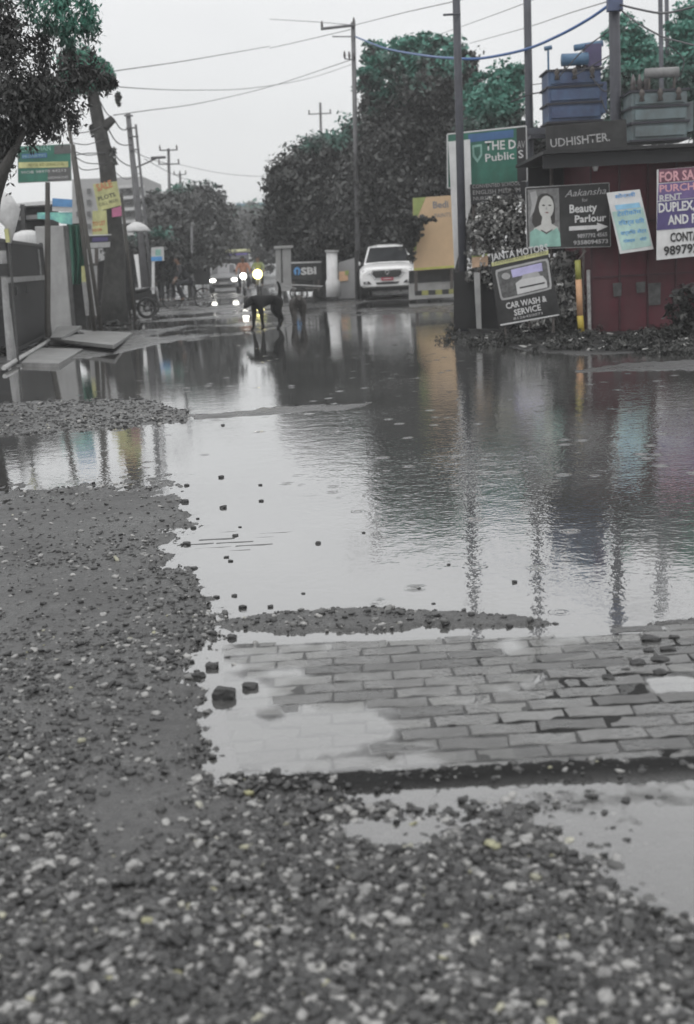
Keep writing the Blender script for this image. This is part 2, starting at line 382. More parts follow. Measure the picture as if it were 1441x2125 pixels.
ex = N(t, 'ShaderNodeMath', operation='EXPONENT'); t.links.new(ml.outputs[0], ex.inputs[0])
m1 = N(t, 'ShaderNodeMixShader'); t.links.new(ex.outputs[0], m1.inputs[0]); t.links.new(murk.outputs[0], m1.inputs[1]); t.links.new(tr_.outputs[0], m1.inputs[2])
lw = N(t, 'ShaderNodeLayerWeight'); lw.inputs[0].default_value = .5; t.links.new(bp.outputs[0], lw.inputs['Normal'])
pw = N(t, 'ShaderNodeMath', operation='POWER'); pw.inputs[1].default_value = 2.2; t.links.new(lw.outputs['Facing'], pw.inputs[0])
fm = N(t, 'ShaderNodeMath', operation='MULTIPLY'); t.links.new(pw.outputs[0], fm.inputs[0]); t.links.new(mrange(da.outputs['Fac'], 0, .003, .25, 1), fm.inputs[1])
t.links.new(bp.outputs[0], gl_n.inputs['Normal'])
ms_ = N(t, 'ShaderNodeMixShader'); t.links.new(fm.outputs[0], ms_.inputs[0])
t.links.new(m1.outputs[0], ms_.inputs[1]); t.links.new(gl_n.outputs[0], ms_.inputs[2]); t.links.new(ms_.outputs[0], t.nodes['Material Output'].inputs[0])
wr = int(np.searchsorted(ys, 130)); wi = FQ.reshape(nr-1, nc-1, 4)[3:wr-1].reshape(-1, 4)
lev = plevel(PX, PY, XX, YY); dep = np.where((sdist(PX, PY, PAVE) > 0) & (YY > 1.8), -lev, -HH); dep = np.clip(dep, 0, .1)
wo = np_mesh('water', np.stack([XX, YY, np.zeros_like(XX)], -1).reshape(-1, 3), wi, wm)
a = wo.data.attributes.new('depth', 'FLOAT', 'POINT'); a.data.foreach_set('value', dep.astype(np.float32).ravel())
tag(wo, 'flooded road puddle mirroring the grey sky and poles', kind='structure')

# interlocking pavers, laid just below and above the water level
def pavers(name, poly, y0, y1, x0, x1, zf, keep=1.0, tilt=.02, label='', m=None, lip=0):
    bw, bd = .205, .092; V = []; Fc = []; ang = .012
    o = np.array([(0, 0), (.28, .09), (.72, -.03), (1, .06), (1.02, .97), (.72, .88), (.28, 1.0), (-.02, .91)])
    j = 0; y = y0
    rr = random.Random(5)
    while y < y1:
        x = x0+(bw/2 if j % 2 else 0)
        while x < x1:
            cx, cy = x+bw/2, y+bd/2; cy += cx*ang
            px, py = to_px(np.array([cx]), np.array([cy]), np.array([0.]))
            if sdist(px, py, poly)[0] > -6 and rr.random() < keep:
                z = zf(px[0], py[0], cx, cy)+rr.gauss(0, .0008)
                ta, tb = rr.gauss(0, tilt*(.25 if lip else 1)), rr.gauss(0, tilt)-lip; b0 = len(V); ro = rr.gauss(0, .03)
                for ins, dz in ((.006, -.05), (.006, -.003), (.0105, 0.0)):
                    for (u, w) in o:
                        lx = (u-.5)*(bw-2*ins)+rr.gauss(0, .0018); ly = (w-.5)*(bd-2*ins)+rr.gauss(0, .0018)
                        V.append((cx+lx-ly*ro, cy+ly+lx*ro, z+dz+lx*ta+ly*tb))
                for k in range(2):
                    for i in range(8): Fc.append((b0+k*8+i, b0+k*8+(i+1) % 8, b0+k*8+8+(i+1) % 8, b0+k*8+8+i))
                Fc.append(tuple(b0+16+i for i in range(8)))
            x += bw
        y += bd*.96; j += 1
    mb = MB(); mb.v = V; mb.f = Fc
    return tag(mb.build(name, m, smooth=False), label, kind='structure')
pm = mat('wet_paver', (.12, .12, .118), .35, .24, 11, bump=.3, ior=1.8, dirt=.6)
tp = pm.node_tree; bpn = tp.nodes['Principled BSDF']; gi = N(tp, 'ShaderNodeNewGeometry'); mv = N(tp, 'ShaderNodeMapRange'); mv.inputs[3].default_value = .45; mv.inputs[4].default_value = 1.25
tp.links.new(gi.outputs['Random Per Island'], mv.inputs[0]); mm_ = N(tp, 'ShaderNodeMix', data_type='RGBA', blend_type='MULTIPLY'); mm_.inputs[0].default_value = 1
tp.links.new(bpn.inputs['Base Color'].links[0].from_socket, mm_.inputs[6]); tp.links.new(mv.outputs[0], mm_.inputs[7]); tp.links.new(mm_.outputs[2], bpn.inputs['Base Color'])
nr2 = N(tp, 'ShaderNodeTexNoise'); nr2.inputs['Scale'].default_value = 3.5; nr2.inputs['Detail'].default_value = 5; tco = N(tp, 'ShaderNodeTexCoord'); tp.links.new(tco.outputs['Object'], nr2.inputs[0])
mr2 = N(tp, 'ShaderNodeMapRange'); mr2.inputs[1].default_value = .38; mr2.inputs[2].default_value = .62; mr2.inputs[3].default_value = .1; mr2.inputs[4].default_value = .5; tp.links.new(nr2.outputs[0], mr2.inputs[0]); tp.links.new(mr2.outputs[0], bpn.inputs['Roughness'])
def zf1(px, py, x, y): return plevel(*(np.array([q]) for q in (px, py, x, y)))[0]
pavers('paving', PAVE, 2.9, 5.3, -1.0, 2.2, zf1, .985, .009, 'worn interlocking grey pavers at the near edge of the puddle', pm)
pm2 = mat('dark_paver', (.05, .05, .05), .35, .3, 9, ior=1.5, bump=.3)
pavers('paving', LINES, 5.6, 8.6, -1.2, 1.2, lambda px, py, x, y: -.0030+fbm(np.array([x]), np.array([y]), 1.5, 2, 8)[0]*.006, 1, .012,
       'sunken pavers whose edges break the middle of the puddle', pm2, .05)
pavers('paving', TAIL, 10.3, 13.8, -2.2, 1.6, lambda px, py, x, y: -.005+fbm(np.array([x]), np.array([y]), 1.5, 2, 8)[0]*.008, 1, .02,
       'sunken paver edges breaking the far water', pm2, .05)

# gravel: loose stones, far too many to count
def ico():
    import bmesh
    r = []
    for sub in (1, 2):
        bm = bmesh.new(); bmesh.ops.create_icosphere(bm, subdivisions=sub, radius=1); bm.verts.ensure_lookup_table()
        r.append((np.array([v.co[:] for v in bm.verts]), np.array([[v.index for v in f.verts] for f in bm.faces]))); bm.free()
    return r
ICO = ico()
def stones(name, X, Y, Z, S, m, level, seed):
    g = np.random.default_rng(seed); V0, F0 = ICO[level]; n = len(X)
    sc = np.stack([g.uniform(.75, 1.35, n), g.uniform(.65, 1.1, n), g.uniform(.4, .75, n)], -1)*S[:, None]
    V = V0[None]*(1+g.normal(0, .2 if level else .15, (n, len(V0), 1)))
    V = np.clip(V, -g.uniform(.6, 1, (n, 1, 3)), g.uniform(.6, 1, (n, 1, 3)))*sc[:, None, :]*1.12
    a = g.uniform(0, 2*np.pi, n); ca, sa = np.cos(a), np.sin(a)
    ti = g.normal(0, .25, n); V[..., 2] += V[..., 0]*ti[:, None]
    x = V[..., 0]*ca[:, None]-V[..., 1]*sa[:, None]; y = V[..., 0]*sa[:, None]+V[..., 1]*ca[:, None]
    V = np.stack([x+X[:, None], y+Y[:, None], V[..., 2]+Z[:, None]], -1)
    FF = (F0[None]+(np.arange(n)*len(V0))[:, None, None]).reshape(-1, 3)
    return np_mesh(name, V.reshape(-1, 3), FF, m, smooth=False)
sm_ = bpy.data.materials.new('pebble_stone'); sm_.use_nodes = True; t = sm_.node_tree; b = t.nodes['Principled BSDF']
g_ = N(t, 'ShaderNodeNewGeometry'); rp = N(t, 'ShaderNodeValToRGB'); e = rp.color_ramp.elements
e[0].position = 0; e[0].color = (.014, .014, .014, 1); e[1].position = 1; e[1].color = (.62, .61, .58, 1)
for p_, c_ in ((.35, (.028, .028, .028)), (.62, (.065, .065, .064)), (.80, (.13, .13, .126)), (.88, (.32, .317, .31)), (.993, (.42, .415, .40)), (.9945, (.34, .33, .15)), (.996, (.34, .33, .15)), (.997, (.45, .45, .43))):
    q = e.new(p_); q.color = (*c_, 1)
t.links.new(g_.outputs['Random Per Island'], rp.inputs[0])
tc = N(t, 'ShaderNodeTexCoord'); nn = tex('ShaderNodeTexNoise', 90.0, Detail=4)
t.links.new(mixc(mrange(nn.outputs[0], .3, .7, 0, .5), rp.outputs[0], (.05, .05, .05)), b.inputs['Base Color'])
b.inputs['Roughness'].default_value = .38
qx = rng.uniform(-120, 1560, 130000); qy = 985+rng.uniform(0, 1, 130000)**.95*1290
dg = sdist(qx, qy, GRAVEL)
edge = np.where(dg > 0, 1.0, np.exp(dg/np.where(qy > 1640, 60.0, 20.0))*.42)
edge = np.maximum(edge, np.where(sdist(qx, qy, STRIP) > 0, .10, 0)); edge = np.maximum(edge, np.where(sdist(qx, qy, RIDGE) > 0, .45, 0))
wx = np.array([G(a_, b_)[:] for a_, b_ in zip(qx, qy)])
cl_ = fbm(wx[:, 0], wx[:, 1], 1.7, 3, 77)
keep = (rng.uniform(0, 1, len(qx)) < edge*np.clip(.50+cl_*2.1, np.where(qy < 1420, .34, .06), 1)) & (rng.uniform(0, 1, len(qx)) < np.where(sdist(qx, qy, DRY) > 0, .6, 1)) & (rng.uniform(0, 1, len(qx)) < np.where(qy < 1150, .9, 1))
qx, qy, wx = qx[keep], qy[keep], wx[keep]
S = np.clip(np.exp(rng.normal(math.log(.0054), .62, len(qx))), .0025, .0155)
hz, _, _ = relief(wx[:, 0], wx[:, 1])
Z = np.maximum(hz, -.012)+S*np.clip(rng.normal(-.05, .22, len(S)), -.45, .3)
big = S > .009
gv = stones('gravel', wx[big, 0], wx[big, 1], Z[big], S[big], sm_, 1, 1); tag(gv, 'coarse wet gravel strewn over the roadside', 'gravel', kind='stuff')
gv = stones('fine_gravel', wx[~big, 0], wx[~big, 1], Z[~big], S[~big], sm_, 0, 2); tag(gv, 'fine wet grit between the coarser stones', 'gravel', kind='stuff')
# scattered grit on the far banks
qx = rng.uniform(-60, 1500, 9000); qy = rng.uniform(815, 920, 9000); ok = (sdist(qx, qy, BANK) > -3)
qx, qy = qx[ok], qy[ok]; wx = np.array([G(a_, b_)[:] for a_, b_ in zip(qx, qy)]); hz, _, _ = relief(wx[:, 0], wx[:, 1])
S = np.clip(np.exp(rng.normal(math.log(.012), .4, len(qx))), .006, .03)
tag(stones('bank_gravel', wx[:, 0], wx[:, 1], hz+S*.2, S, sm_, 0, 3), 'pebbles on the low bank between the two puddles', 'gravel', kind='stuff')
qx = rng.uniform(250, 950, 1800); qy = rng.uniform(610, 700, 1800)
wx = np.array([G(a_, b_)[:] for a_, b_ in zip(qx, qy)]); hz, _, _ = relief(wx[:, 0], wx[:, 1]); ok = hz > 0
S = np.clip(np.exp(rng.normal(math.log(.014), .4, len(qx))), .008, .03)
tag(stones('road_gravel', wx[ok, 0], wx[ok, 1], hz[ok]+S[ok]*.1, S[ok], sm_, 0, 4), 'loose chippings on the far stretch of road', 'gravel', kind='stuff')

# single stones one can point at
rk = mat('dark_wet_rock', (.03, .03, .03), .35, .5, 30, bump=.4)
def rock(px, py, wpx, label, group=None, flat=.6):
    c = G(px, py); s = wpx/2*c.y/F
    g = np.random.default_rng(int(px*7+py)); V0, F0 = ICO[1]
    V = np.clip(V0*(1+g.normal(0, .18, (len(V0), 1))), -g.uniform(.65, 1, 3), g.uniform(.65, 1, 3))*np.array([s, s*.8, s*flat])*1.1
    me = bpy.data.meshes.new('rock'); me.from_pydata(V.tolist(), [], F0.tolist()); me.update()
    o = link_mesh('rock', me, rk, None, False); o.location = (c.x, c.y, s*flat*.25); tag(o, label, 'rock', group); return o
rock(468, 1446, 62, 'largest dark rock at the edge of the gravel beside the paver pool')
rock(517, 1428, 38, 'flat dark rock just right of the largest one')
rock(482, 1325, 26, 'round dark stone at the tip of the gravel, beside the muddy ridge')
rock(440, 1386, 36, 'dark stone above the largest rock, on the gravel edge')
rock(412, 1405, 30, 'small dark stone left of the stone above the largest rock')
rock(660, 1128, 15, 'lone square stone standing in the middle of the bright puddle')
rock(1068, 1209, 14, 'lone stone in the bright water between the two pole reflections')
rock(503, 1262, 20, 'stone at the near rim of the big puddle beside the gravel')
for (a_, b_, c_) in ((459, 991, 14), (541, 1007, 10), (543, 1040, 12), (464, 1054, 18), (488, 1112, 14), (499, 1094, 8), (385, 1042, 20), (402, 1096, 16), (388, 1130, 22), (403, 1180, 16),
                     (450, 1240, 16), (487, 1237, 14), (630, 1232, 10), (562, 1260, 16), (870, 1222, 9), (932, 1172, 9), (755, 1106, 10), (463, 883, 10), (900, 1253, 9), (388, 1008, 14), (470, 1157, 12), (478, 1165, 12)):
    rock(a_, b_, c_, 'small dark stone poking out of the bright puddle water', 'small stones poking out of the big puddle', .5)
for (a_, b_, c_) in ((1350, 1330, 44), (1388, 1350, 38), (1325, 1380, 48), (1400, 1324, 26), (1368, 1396, 30), (1262, 1408, 34), (1372, 1372, 40), (1345, 1352, 24), (1300, 1392, 22)):
    rock(a_, b_, c_, 'broken chunk of dark stone dumped on the pavers at the right', 'broken stones dumped on the pavers', .42)

# ---------------------------------------------------------------- vegetation
def leaves(name, lobes, n, size, m, parent, seed=1, asp=1.8, droop=0.0, shell=.55, cell=1.0):
    g = np.random.default_rng(seed); L = np.array(lobes, float)
    w = (L[:, 3]*L[:, 5])**.9; w /= w.sum(); k = g.choice(len(L), n, p=w); q = L[k]
    # leaf clumps: pick clump centres on the lobes, then scatter leaves round them
    nc_ = max(12, n//26); kc = g.choice(len(L), nc_, p=w); d = g.normal(size=(nc_, 3)); d /= np.linalg.norm(d, axis=1)[:, None]
    r = shell+(1-shell)*g.uniform(0, 1, nc_)**.6
    C = L[kc, :3]+d*r[:, None]*L[kc, 3:6]
    C += g.normal(size=C.shape)*L[kc, 3:6]*.13
    ci = g.integers(0, nc_, n); cs = g.uniform(.09, .24, nc_)[ci][:, None]*L[kc[ci], 3:6].mean(axis=1)[:, None]*cell
    p = C[ci]+np.clip(g.normal(size=(n, 3)), -2, 2)*cs*np.array([1, 1, .65+droop])
    nrm = d[ci]+g.normal(size=(n, 3))*.75+np.array([0, 0, .35]); nrm /= np.linalg.norm(nrm, axis=1)[:, None]
    a = g.normal(size=(n, 3)); a[:, 2] -= droop*2.5; a -= (a*nrm).sum(1)[:, None]*nrm; a /= np.linalg.norm(a, axis=1)[:, None]
    b_ = np.cross(nrm, a); s = (size*g.uniform(.55, 1.4, n))[:, None]
    V = np.stack([p-a*s*asp/2, p+b_*s/2-nrm*s*.1, p+a*s*asp/2, p-b_*s/2-nrm*s*.1], 1).reshape(-1, 3)
    F_ = np.arange(n*4).reshape(-1, 4)
    if parent: V = V-np.array(parent.location)[None]
    return np_mesh(name, V, F_, m, parent)
bark = mat('bark', (.05, .048, .045), .8, .4, 8, bump=.6)
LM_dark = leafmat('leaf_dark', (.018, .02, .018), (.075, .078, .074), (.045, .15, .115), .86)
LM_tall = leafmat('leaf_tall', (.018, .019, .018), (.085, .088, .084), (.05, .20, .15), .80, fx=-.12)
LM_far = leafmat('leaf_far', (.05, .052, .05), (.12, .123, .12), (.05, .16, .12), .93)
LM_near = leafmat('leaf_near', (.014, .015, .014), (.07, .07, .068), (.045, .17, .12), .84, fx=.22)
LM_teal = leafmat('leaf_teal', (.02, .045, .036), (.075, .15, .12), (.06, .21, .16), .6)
LM_scrub = leafmat('leaf_scrub', (.03, .03, .03), (.55, .55, .53), None)
LM_weed = leafmat('leaf_weed', (.014, .015, .014), (.06, .06, .055), None)
def tree(name, label, base, lobes_px, Y, n, size, lm, seed, group=None, trunk=None, tr=.2, dy=1.5, asp=1.8, droop=0, shell=.5, cell=1.0, cat='tree'):
    """lobes_px: (x, y, half width, half height[, depth shift]) in photograph pixels at depth Y"""
    root = thing(name, label, cat, base, 0, group)
    L = []
    for q in lobes_px:
        d = Y+(q[4] if len(q) > 4 else random.uniform(-.3, .3)*dy); c = P(q[0], q[1], d); rx = q[2]*d/F; rz = q[3]*d/F
        L.append((c.x, c.y, c.z, rx, (rx+rz)/2*1.0, rz))
    leaves('crown', L, n, size, lm, root, seed, asp, droop, shell, cell)
    mb = MB(); b0 = Vector(base); rr = random.Random(seed)
    tops = sorted(L, key=lambda q: -q[3]*q[5])[:7]
    if trunk: pts = [P(x_, y_, Y)-b0 for x_, y_ in trunk]
    else:
        m_ = Vector(tops[0][:3]); pts = [Vector((0, 0, -.1)), (m_-b0)*.35+Vector((rr.uniform(-.2, .2), 0, 0)), (m_-b0)*.8]
    mb.tube(pts, [tr*(1-.65*i/(len(pts)-1)) for i in range(len(pts))], 10)
    for q in tops:
        c = Vector(q[:3])-b0; s = pts[len(pts)//2]; mid = (s+c)/2+Vector((rr.uniform(-.2, .2), rr.uniform(-.2, .2), .1))
        mb.tube([s, mid, c], [tr*.4, tr*.25, tr*.06], 6)
    mb.build('trunk', bark, root, True)
    return root
# tall tree on the right
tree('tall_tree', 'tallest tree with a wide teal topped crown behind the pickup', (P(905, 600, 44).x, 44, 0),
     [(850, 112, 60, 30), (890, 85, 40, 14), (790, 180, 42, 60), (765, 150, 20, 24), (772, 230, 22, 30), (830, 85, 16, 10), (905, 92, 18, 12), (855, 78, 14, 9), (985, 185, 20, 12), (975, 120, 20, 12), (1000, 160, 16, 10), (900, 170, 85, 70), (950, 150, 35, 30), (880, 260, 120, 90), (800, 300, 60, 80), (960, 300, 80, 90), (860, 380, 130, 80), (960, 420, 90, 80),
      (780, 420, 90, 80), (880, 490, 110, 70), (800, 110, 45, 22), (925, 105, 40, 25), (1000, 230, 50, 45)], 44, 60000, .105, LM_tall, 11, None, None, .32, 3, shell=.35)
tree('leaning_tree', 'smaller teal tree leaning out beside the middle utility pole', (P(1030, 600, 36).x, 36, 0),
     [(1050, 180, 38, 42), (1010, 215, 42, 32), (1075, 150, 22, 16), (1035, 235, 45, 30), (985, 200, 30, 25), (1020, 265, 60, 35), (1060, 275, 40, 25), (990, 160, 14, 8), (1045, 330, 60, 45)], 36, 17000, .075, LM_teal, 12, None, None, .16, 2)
tree('spreading_tree', 'low spreading dark tree left of the tall one, over the painted wall', (P(660, 590, 50).x, 50, 0),
     [(650, 330, 60, 38), (600, 370, 48, 40), (700, 320, 50, 45), (740, 310, 40, 60), (690, 390, 90, 70), (620, 440, 75, 60), (580, 400, 26, 34), (720, 460, 90, 70), (650, 490, 80, 45), (750, 380, 60, 80), (575, 470, 36, 40)],
     50, 46000, .11, LM_dark, 13, None, None, .28, 3, shell=.35)
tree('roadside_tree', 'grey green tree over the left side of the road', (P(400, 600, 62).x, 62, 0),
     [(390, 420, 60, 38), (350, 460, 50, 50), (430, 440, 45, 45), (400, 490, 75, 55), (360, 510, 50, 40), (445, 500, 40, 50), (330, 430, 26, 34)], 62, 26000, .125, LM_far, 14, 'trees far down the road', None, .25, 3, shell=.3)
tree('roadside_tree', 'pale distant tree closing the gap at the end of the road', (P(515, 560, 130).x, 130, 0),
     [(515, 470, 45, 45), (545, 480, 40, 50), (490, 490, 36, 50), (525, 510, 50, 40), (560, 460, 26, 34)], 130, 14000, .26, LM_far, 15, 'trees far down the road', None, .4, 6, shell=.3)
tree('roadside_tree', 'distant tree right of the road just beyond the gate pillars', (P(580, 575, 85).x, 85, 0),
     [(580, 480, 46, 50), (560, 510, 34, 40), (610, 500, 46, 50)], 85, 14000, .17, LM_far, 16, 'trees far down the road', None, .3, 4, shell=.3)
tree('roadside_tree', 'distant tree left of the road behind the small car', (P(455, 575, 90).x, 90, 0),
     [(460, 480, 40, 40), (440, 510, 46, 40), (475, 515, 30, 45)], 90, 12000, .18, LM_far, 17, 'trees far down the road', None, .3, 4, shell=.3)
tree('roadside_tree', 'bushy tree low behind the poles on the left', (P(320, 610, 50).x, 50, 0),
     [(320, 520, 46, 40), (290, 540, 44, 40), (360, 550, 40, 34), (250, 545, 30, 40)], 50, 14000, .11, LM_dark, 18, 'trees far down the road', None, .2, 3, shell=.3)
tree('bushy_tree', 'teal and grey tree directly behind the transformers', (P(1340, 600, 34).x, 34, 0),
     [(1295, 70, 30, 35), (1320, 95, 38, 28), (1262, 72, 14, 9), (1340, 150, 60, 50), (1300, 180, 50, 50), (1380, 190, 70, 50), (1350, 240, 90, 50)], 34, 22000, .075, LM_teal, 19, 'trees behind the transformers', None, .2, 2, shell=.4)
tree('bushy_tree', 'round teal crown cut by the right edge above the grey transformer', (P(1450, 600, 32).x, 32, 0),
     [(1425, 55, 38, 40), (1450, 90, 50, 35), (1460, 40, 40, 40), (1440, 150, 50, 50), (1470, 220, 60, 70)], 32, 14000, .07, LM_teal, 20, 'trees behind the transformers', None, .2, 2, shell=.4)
# near tree at the left: dense dark crown with hanging sprays
tree('weeping_tree', 'large dark tree with hanging leaf sprays over the left corner', (P(-60, 790, 13).x, 13, 0),
     [(-30, 60, 62, 90), (40, 190, 80, 60), (-20, 200, 80, 70), (120, 190, 62, 42), (70, 240, 50, 36), (150, 150, 50, 24), (188, 158, 36, 16), (-50, 20, 70, 80), (28, 100, 36, 44), (100, 225, 40, 26), (-50, 270, 60, 60)],
     13, 14500, .026, LM_near, 21, None, [(-60, 790), (-40, 500), (10, 250)], .22, .8, asp=2.4, droop=.5, shell=.15, cell=1.5)
nr_ = bpy.data.objects['weeping_tree']
L = []
for (x_, y_, w_, h_) in ((125, 20, 9, 50), (150, 40, 8, 50), (178, 30, 6, 55), (196, 60, 6, 45), (105, 50, 8, 60), (85, 80, 10, 60), (140, 90, 9, 40), (188, 95, 5, 30), (120, -10, 26, 22), (165, -10, 16, 16),
                         (65, 270, 8, 34), (95, 262, 8, 34), (118, 256, 7, 30), (150, 248, 7, 28), (25, 275, 10, 34), (215, 172, 18, 9), (230, 172, 10, 8), (5, 290, 12, 34), (62, 20, 10, 60), (12, 320, 9, 40), (3, 350, 10, 40), (135, 270, 6, 26)):
    d = 13+random.uniform(-.4, .4); c = P(x_, y_, d); L.append((c.x, c.y, c.z, w_*d/F, w_*d/F, h_*d/F))
leaves('hanging_sprays', L, 5600, .024, LM_near, nr_, 22, 3.0, .9, .05, 2.0)
# leaning bare trunk on the left
def pole_mesh(pts, Y, rads, n=10): return MB().tube([P(a, b_, Y) for a, b_ in pts], rads, n)
rt = thing('leaning_tree', 'thick leaning tree trunk carrying the yellow notices', 'tree', (P(238, 660, 33).x, 33, 0))
def loc(pts, root, Y): return [P(a, b_, Y)-Vector(root.location) for a, b_ in pts]
mb = MB().tube(loc([(178, 110), (192, 190), (208, 270), (222, 340), (232, 430), (240, 520), (236, 610), (238, 668)], rt, 33), [.11, .15, .18, .21, .23, .26, .32, .40], 14)
mb.tube(loc([(208, 270), (222, 258), (236, 246)], rt, 33), [.16, .13, .10], 8)
mb.build('trunk', mat('trunk_bark', (.05, .049, .047), .85, .45, 5, bump=.9), rt, True)
L = []
for (x_, y_, w_, h_) in ((185, 150, 45, 24), (205, 165, 34, 18), (165, 130, 40, 26), (150, 175, 40, 22), (225, 160, 16, 22), (200, 265, 10, 16), (228, 320, 12, 20), (245, 205, 5, 14)):
    c = P(x_, y_, 33); L.append((c.x, c.y, c.z, w_*33/F, w_*33/F, h_*33/F))
leaves('crown', L, 9000, .07, leafmat('leaf_mix', (.03, .033, .03), (.12, .125, .12), (.03, .17, .11), .6), rt, 23, 1.8, .3, .2)
# scrub and weeds
def bush(name, label, lobes, Y, n, size, lm, seed, group=None, asp=1.7, stems=True):
    c0 = P(lobes[0][0], lobes[0][1], Y); root = thing(name, label, 'bush', (c0.x, Y, 0), 0, group)
    L = [(lambda c, q: (c.x, c.y, c.z, q[2]*Y/F, (q[2]+q[3])/2*Y/F*.7, q[3]*Y/F))(P(q[0], q[1], Y+random.uniform(-.3, .3)), q) for q in lobes]
    leaves('foliage', L, n, size, lm, root, seed, asp, 0, .1)
    mb = MB(); rr = random.Random(seed)
    for q in (L if stems else []):
        b0 = Vector((q[0]+rr.uniform(-.3, .3), q[1], 0))-Vector(root.location); MB().tube([b0, Vector(q[:3])-Vector(root.location)], [.03, .01], 5).build('stem', bark, root)
    return root
bush('climber_bush', 'pale speckled climber filling the gap under the school board', [(1020, 470, 46, 55), (1060, 450, 40, 50), (1000, 540, 30, 50), (1075, 520, 30, 50)], 21.8, 6500, .05, LM_scrub, 31)
bush('thorn_bush', 'dry pale bush between the car wash board and the yellow post', [(1180, 560, 36, 45), (1185, 620, 36, 45), (1160, 600, 30, 50), (1200, 650, 24, 30), (1130, 670, 50, 22)], 20.6, 7500, .055, LM_scrub, 32, None, 2.6)
bush('roadside_bush', 'dark leafy bush overhanging the orange billboard', [(858, 466, 20, 16), (876, 460, 20, 11), (858, 488, 14, 22), (896, 456, 12, 6), (850, 515, 10, 30), (840, 460, 16, 40), (868, 476, 16, 14)], 36.5, 4200, .06, LM_weed, 33, None, 1.7, False)
bush('hedge_bush', 'dark foliage between the school board and the name board', [(1110, 300, 34, 36), (1160, 300, 40, 34), (1220, 290, 50, 30), (1100, 350, 30, 50), (1290, 290, 50, 34)], 26, 9000, .06, LM_dark, 39)
bush('roadside_bush', 'broad dark bush filling the space behind the pickup', [(850, 480, 46, 40), (830, 500, 50, 60), (790, 480, 50, 50), (760, 520, 40, 50)], 48.5, 14000, .09, LM_weed, 38)
bush('roadside_bush', 'dark low bush left of the pickup behind the white pillar', [(715, 510, 40, 40), (690, 500, 50, 34), (740, 540, 24, 44)], 47, 8000, .09, LM_weed, 34)
bush('roadside_bush', 'dark bush at the right edge beside the kiosk foot', [(1425, 640, 34, 50), (1450, 690, 40, 40), (1400, 690, 30, 20)], 17.8, 2600, .055, LM_weed, 35)
L = []
for i in range(110):
    px = random.uniform(930, 1460); c = G(px, 640+random.uniform(34, 84)+(px-940)*.03)
    L.append((c.x, c.y, .03, random.uniform(.1, .35), .2, random.uniform(.05, .16)))
tag(leaves('weeds', L, 22000, .02, LM_weed, None, 36, 2.6, 0, .1), 'dark weeds and litter along the right bank of the puddle', 'weeds', kind='stuff')
L = []
for i in range(26):
    px = random.uniform(0, 330); c = G(px, 748-px*.30+random.uniform(-24, 2)); L.append((c.x, c.y, .03, random.uniform(.1, .3), .2, random.uniform(.04, .14)))
tag(leaves('bank_weeds', L, 3500, .05, LM_weed, None, 37, 2.6, 0, .1), 'scruffy weeds along the left bank below the gate', 'weeds', kind='stuff')

# ---------------------------------------------------------------- poles and wires
steel = mat('pole_steel', (.055, .058, .072), .5, .3, 3, dirt=.3)
grey_pole = mat('pole_grey', (.13, .13, .135), .6, .3, 3, dirt=.4)
insul = mat('insulator', (.10, .09, .09), .25, .2)
def pole(name, label, top, bot, Y, r0, r1, m, group=None, arms=(), ins=True, braces=()):
    """top, bot: photograph pixels; the foot is dropped to the ground straight below"""
    a = P(*top, Y); b_ = P(*bot, Y); d = (a-b_); k = (b_.z+.2)/max(d.z, .1); foot = b_-d*k
    root = thing(name, label, 'utility pole', (foot.x, foot.y, 0), 0, group); o = Vector(root.location)
    MB().tube([foot-o, a-o], [r0, r1], 12).build('shaft', m, root, True)
    for (x0, y0, x1, y1, th) in arms:
        p0, p1 = P(x0, y0, Y-.12)-o, P(x1, y1, Y-.12)-o; am = MB(); am.tube([p0, p1], th, 6); ao = am.build('crossarm', m, root)
        if ins:
            for f_ in (.04, .5, .96):
                q = p0.lerp(p1, f_)
                if abs(f_-.5) < .1 and abs(x0-x1) > 30: continue
                MB().tube([q, q+Vector((0, 0, .10)), q+Vector((0, 0, .2)), q+Vector((0, 0, .26))], [.02, .045, .035, .012], 8).build('insulator', insul, ao, True)
    return root
PG = 'utility poles on the right bank'
p1 = pole('utility_pole', 'tall dark utility pole in front of the green school board', (941, -260), (963, 640), 22, .078, .062, steel, PG, [(920, 31, 956, 29, .02)], False)
p2 = pole('utility_pole', 'dark utility pole left of the blue transformer', (1090, -260), (1099, 260), 24.5, .085, .07, steel, PG)
p3 = pole('utility_pole', 'thick utility pole between the two transformers with a cable junction', (1271, -260), (1279, 290), 22.3, .105, .095, steel, PG)
MB().box(P(1276, 8, 22.15)-Vector(p3.location), (.26, .14, .24)).build('junction_box', mat('box_blue', (.07, .09, .16), .5), p3)
pole('utility_pole', 'left one of the two thin poles behind the grey transformer', (1369, -120), (1374, 220), 31, .06, .055, steel, PG)
pole('utility_pole', 'right one of the two thin poles behind the grey transformer', (1382, -120), (1387, 220), 33, .06, .055, steel, PG)
DG = 'grey utility poles down the road'
pe = pole('utility_pole', 'grey pole with one long arm reaching left, in front of the tall tree', (733, 46), (738, 290), 43, .09, .075, grey_pole, DG, [(666, 60, 738, 52, .05), (715, 122, 736, 124, .02)])
pf = pole('utility_pole', 'pole with two crossarms above the spreading tree', (665, 213), (667, 300), 74, .10, .07, grey_pole, DG, [(640, 237, 688, 235, .035), (634, 285, 698, 284, .035)])
pole('utility_pole', 'pole with two crossarms above the roadside tree on the left', (350, 308), (352, 400), 62, .09, .07, grey_pole, DG, [(331, 312, 369, 311, .035), (329, 341, 373, 340, .035)])
pole('utility_pole', 'short looking far pole with one arm right of its taller neighbour', (374, 360), (375, 400), 78, .08, .07, grey_pole, DG, [(361, 363, 387, 362, .03)])
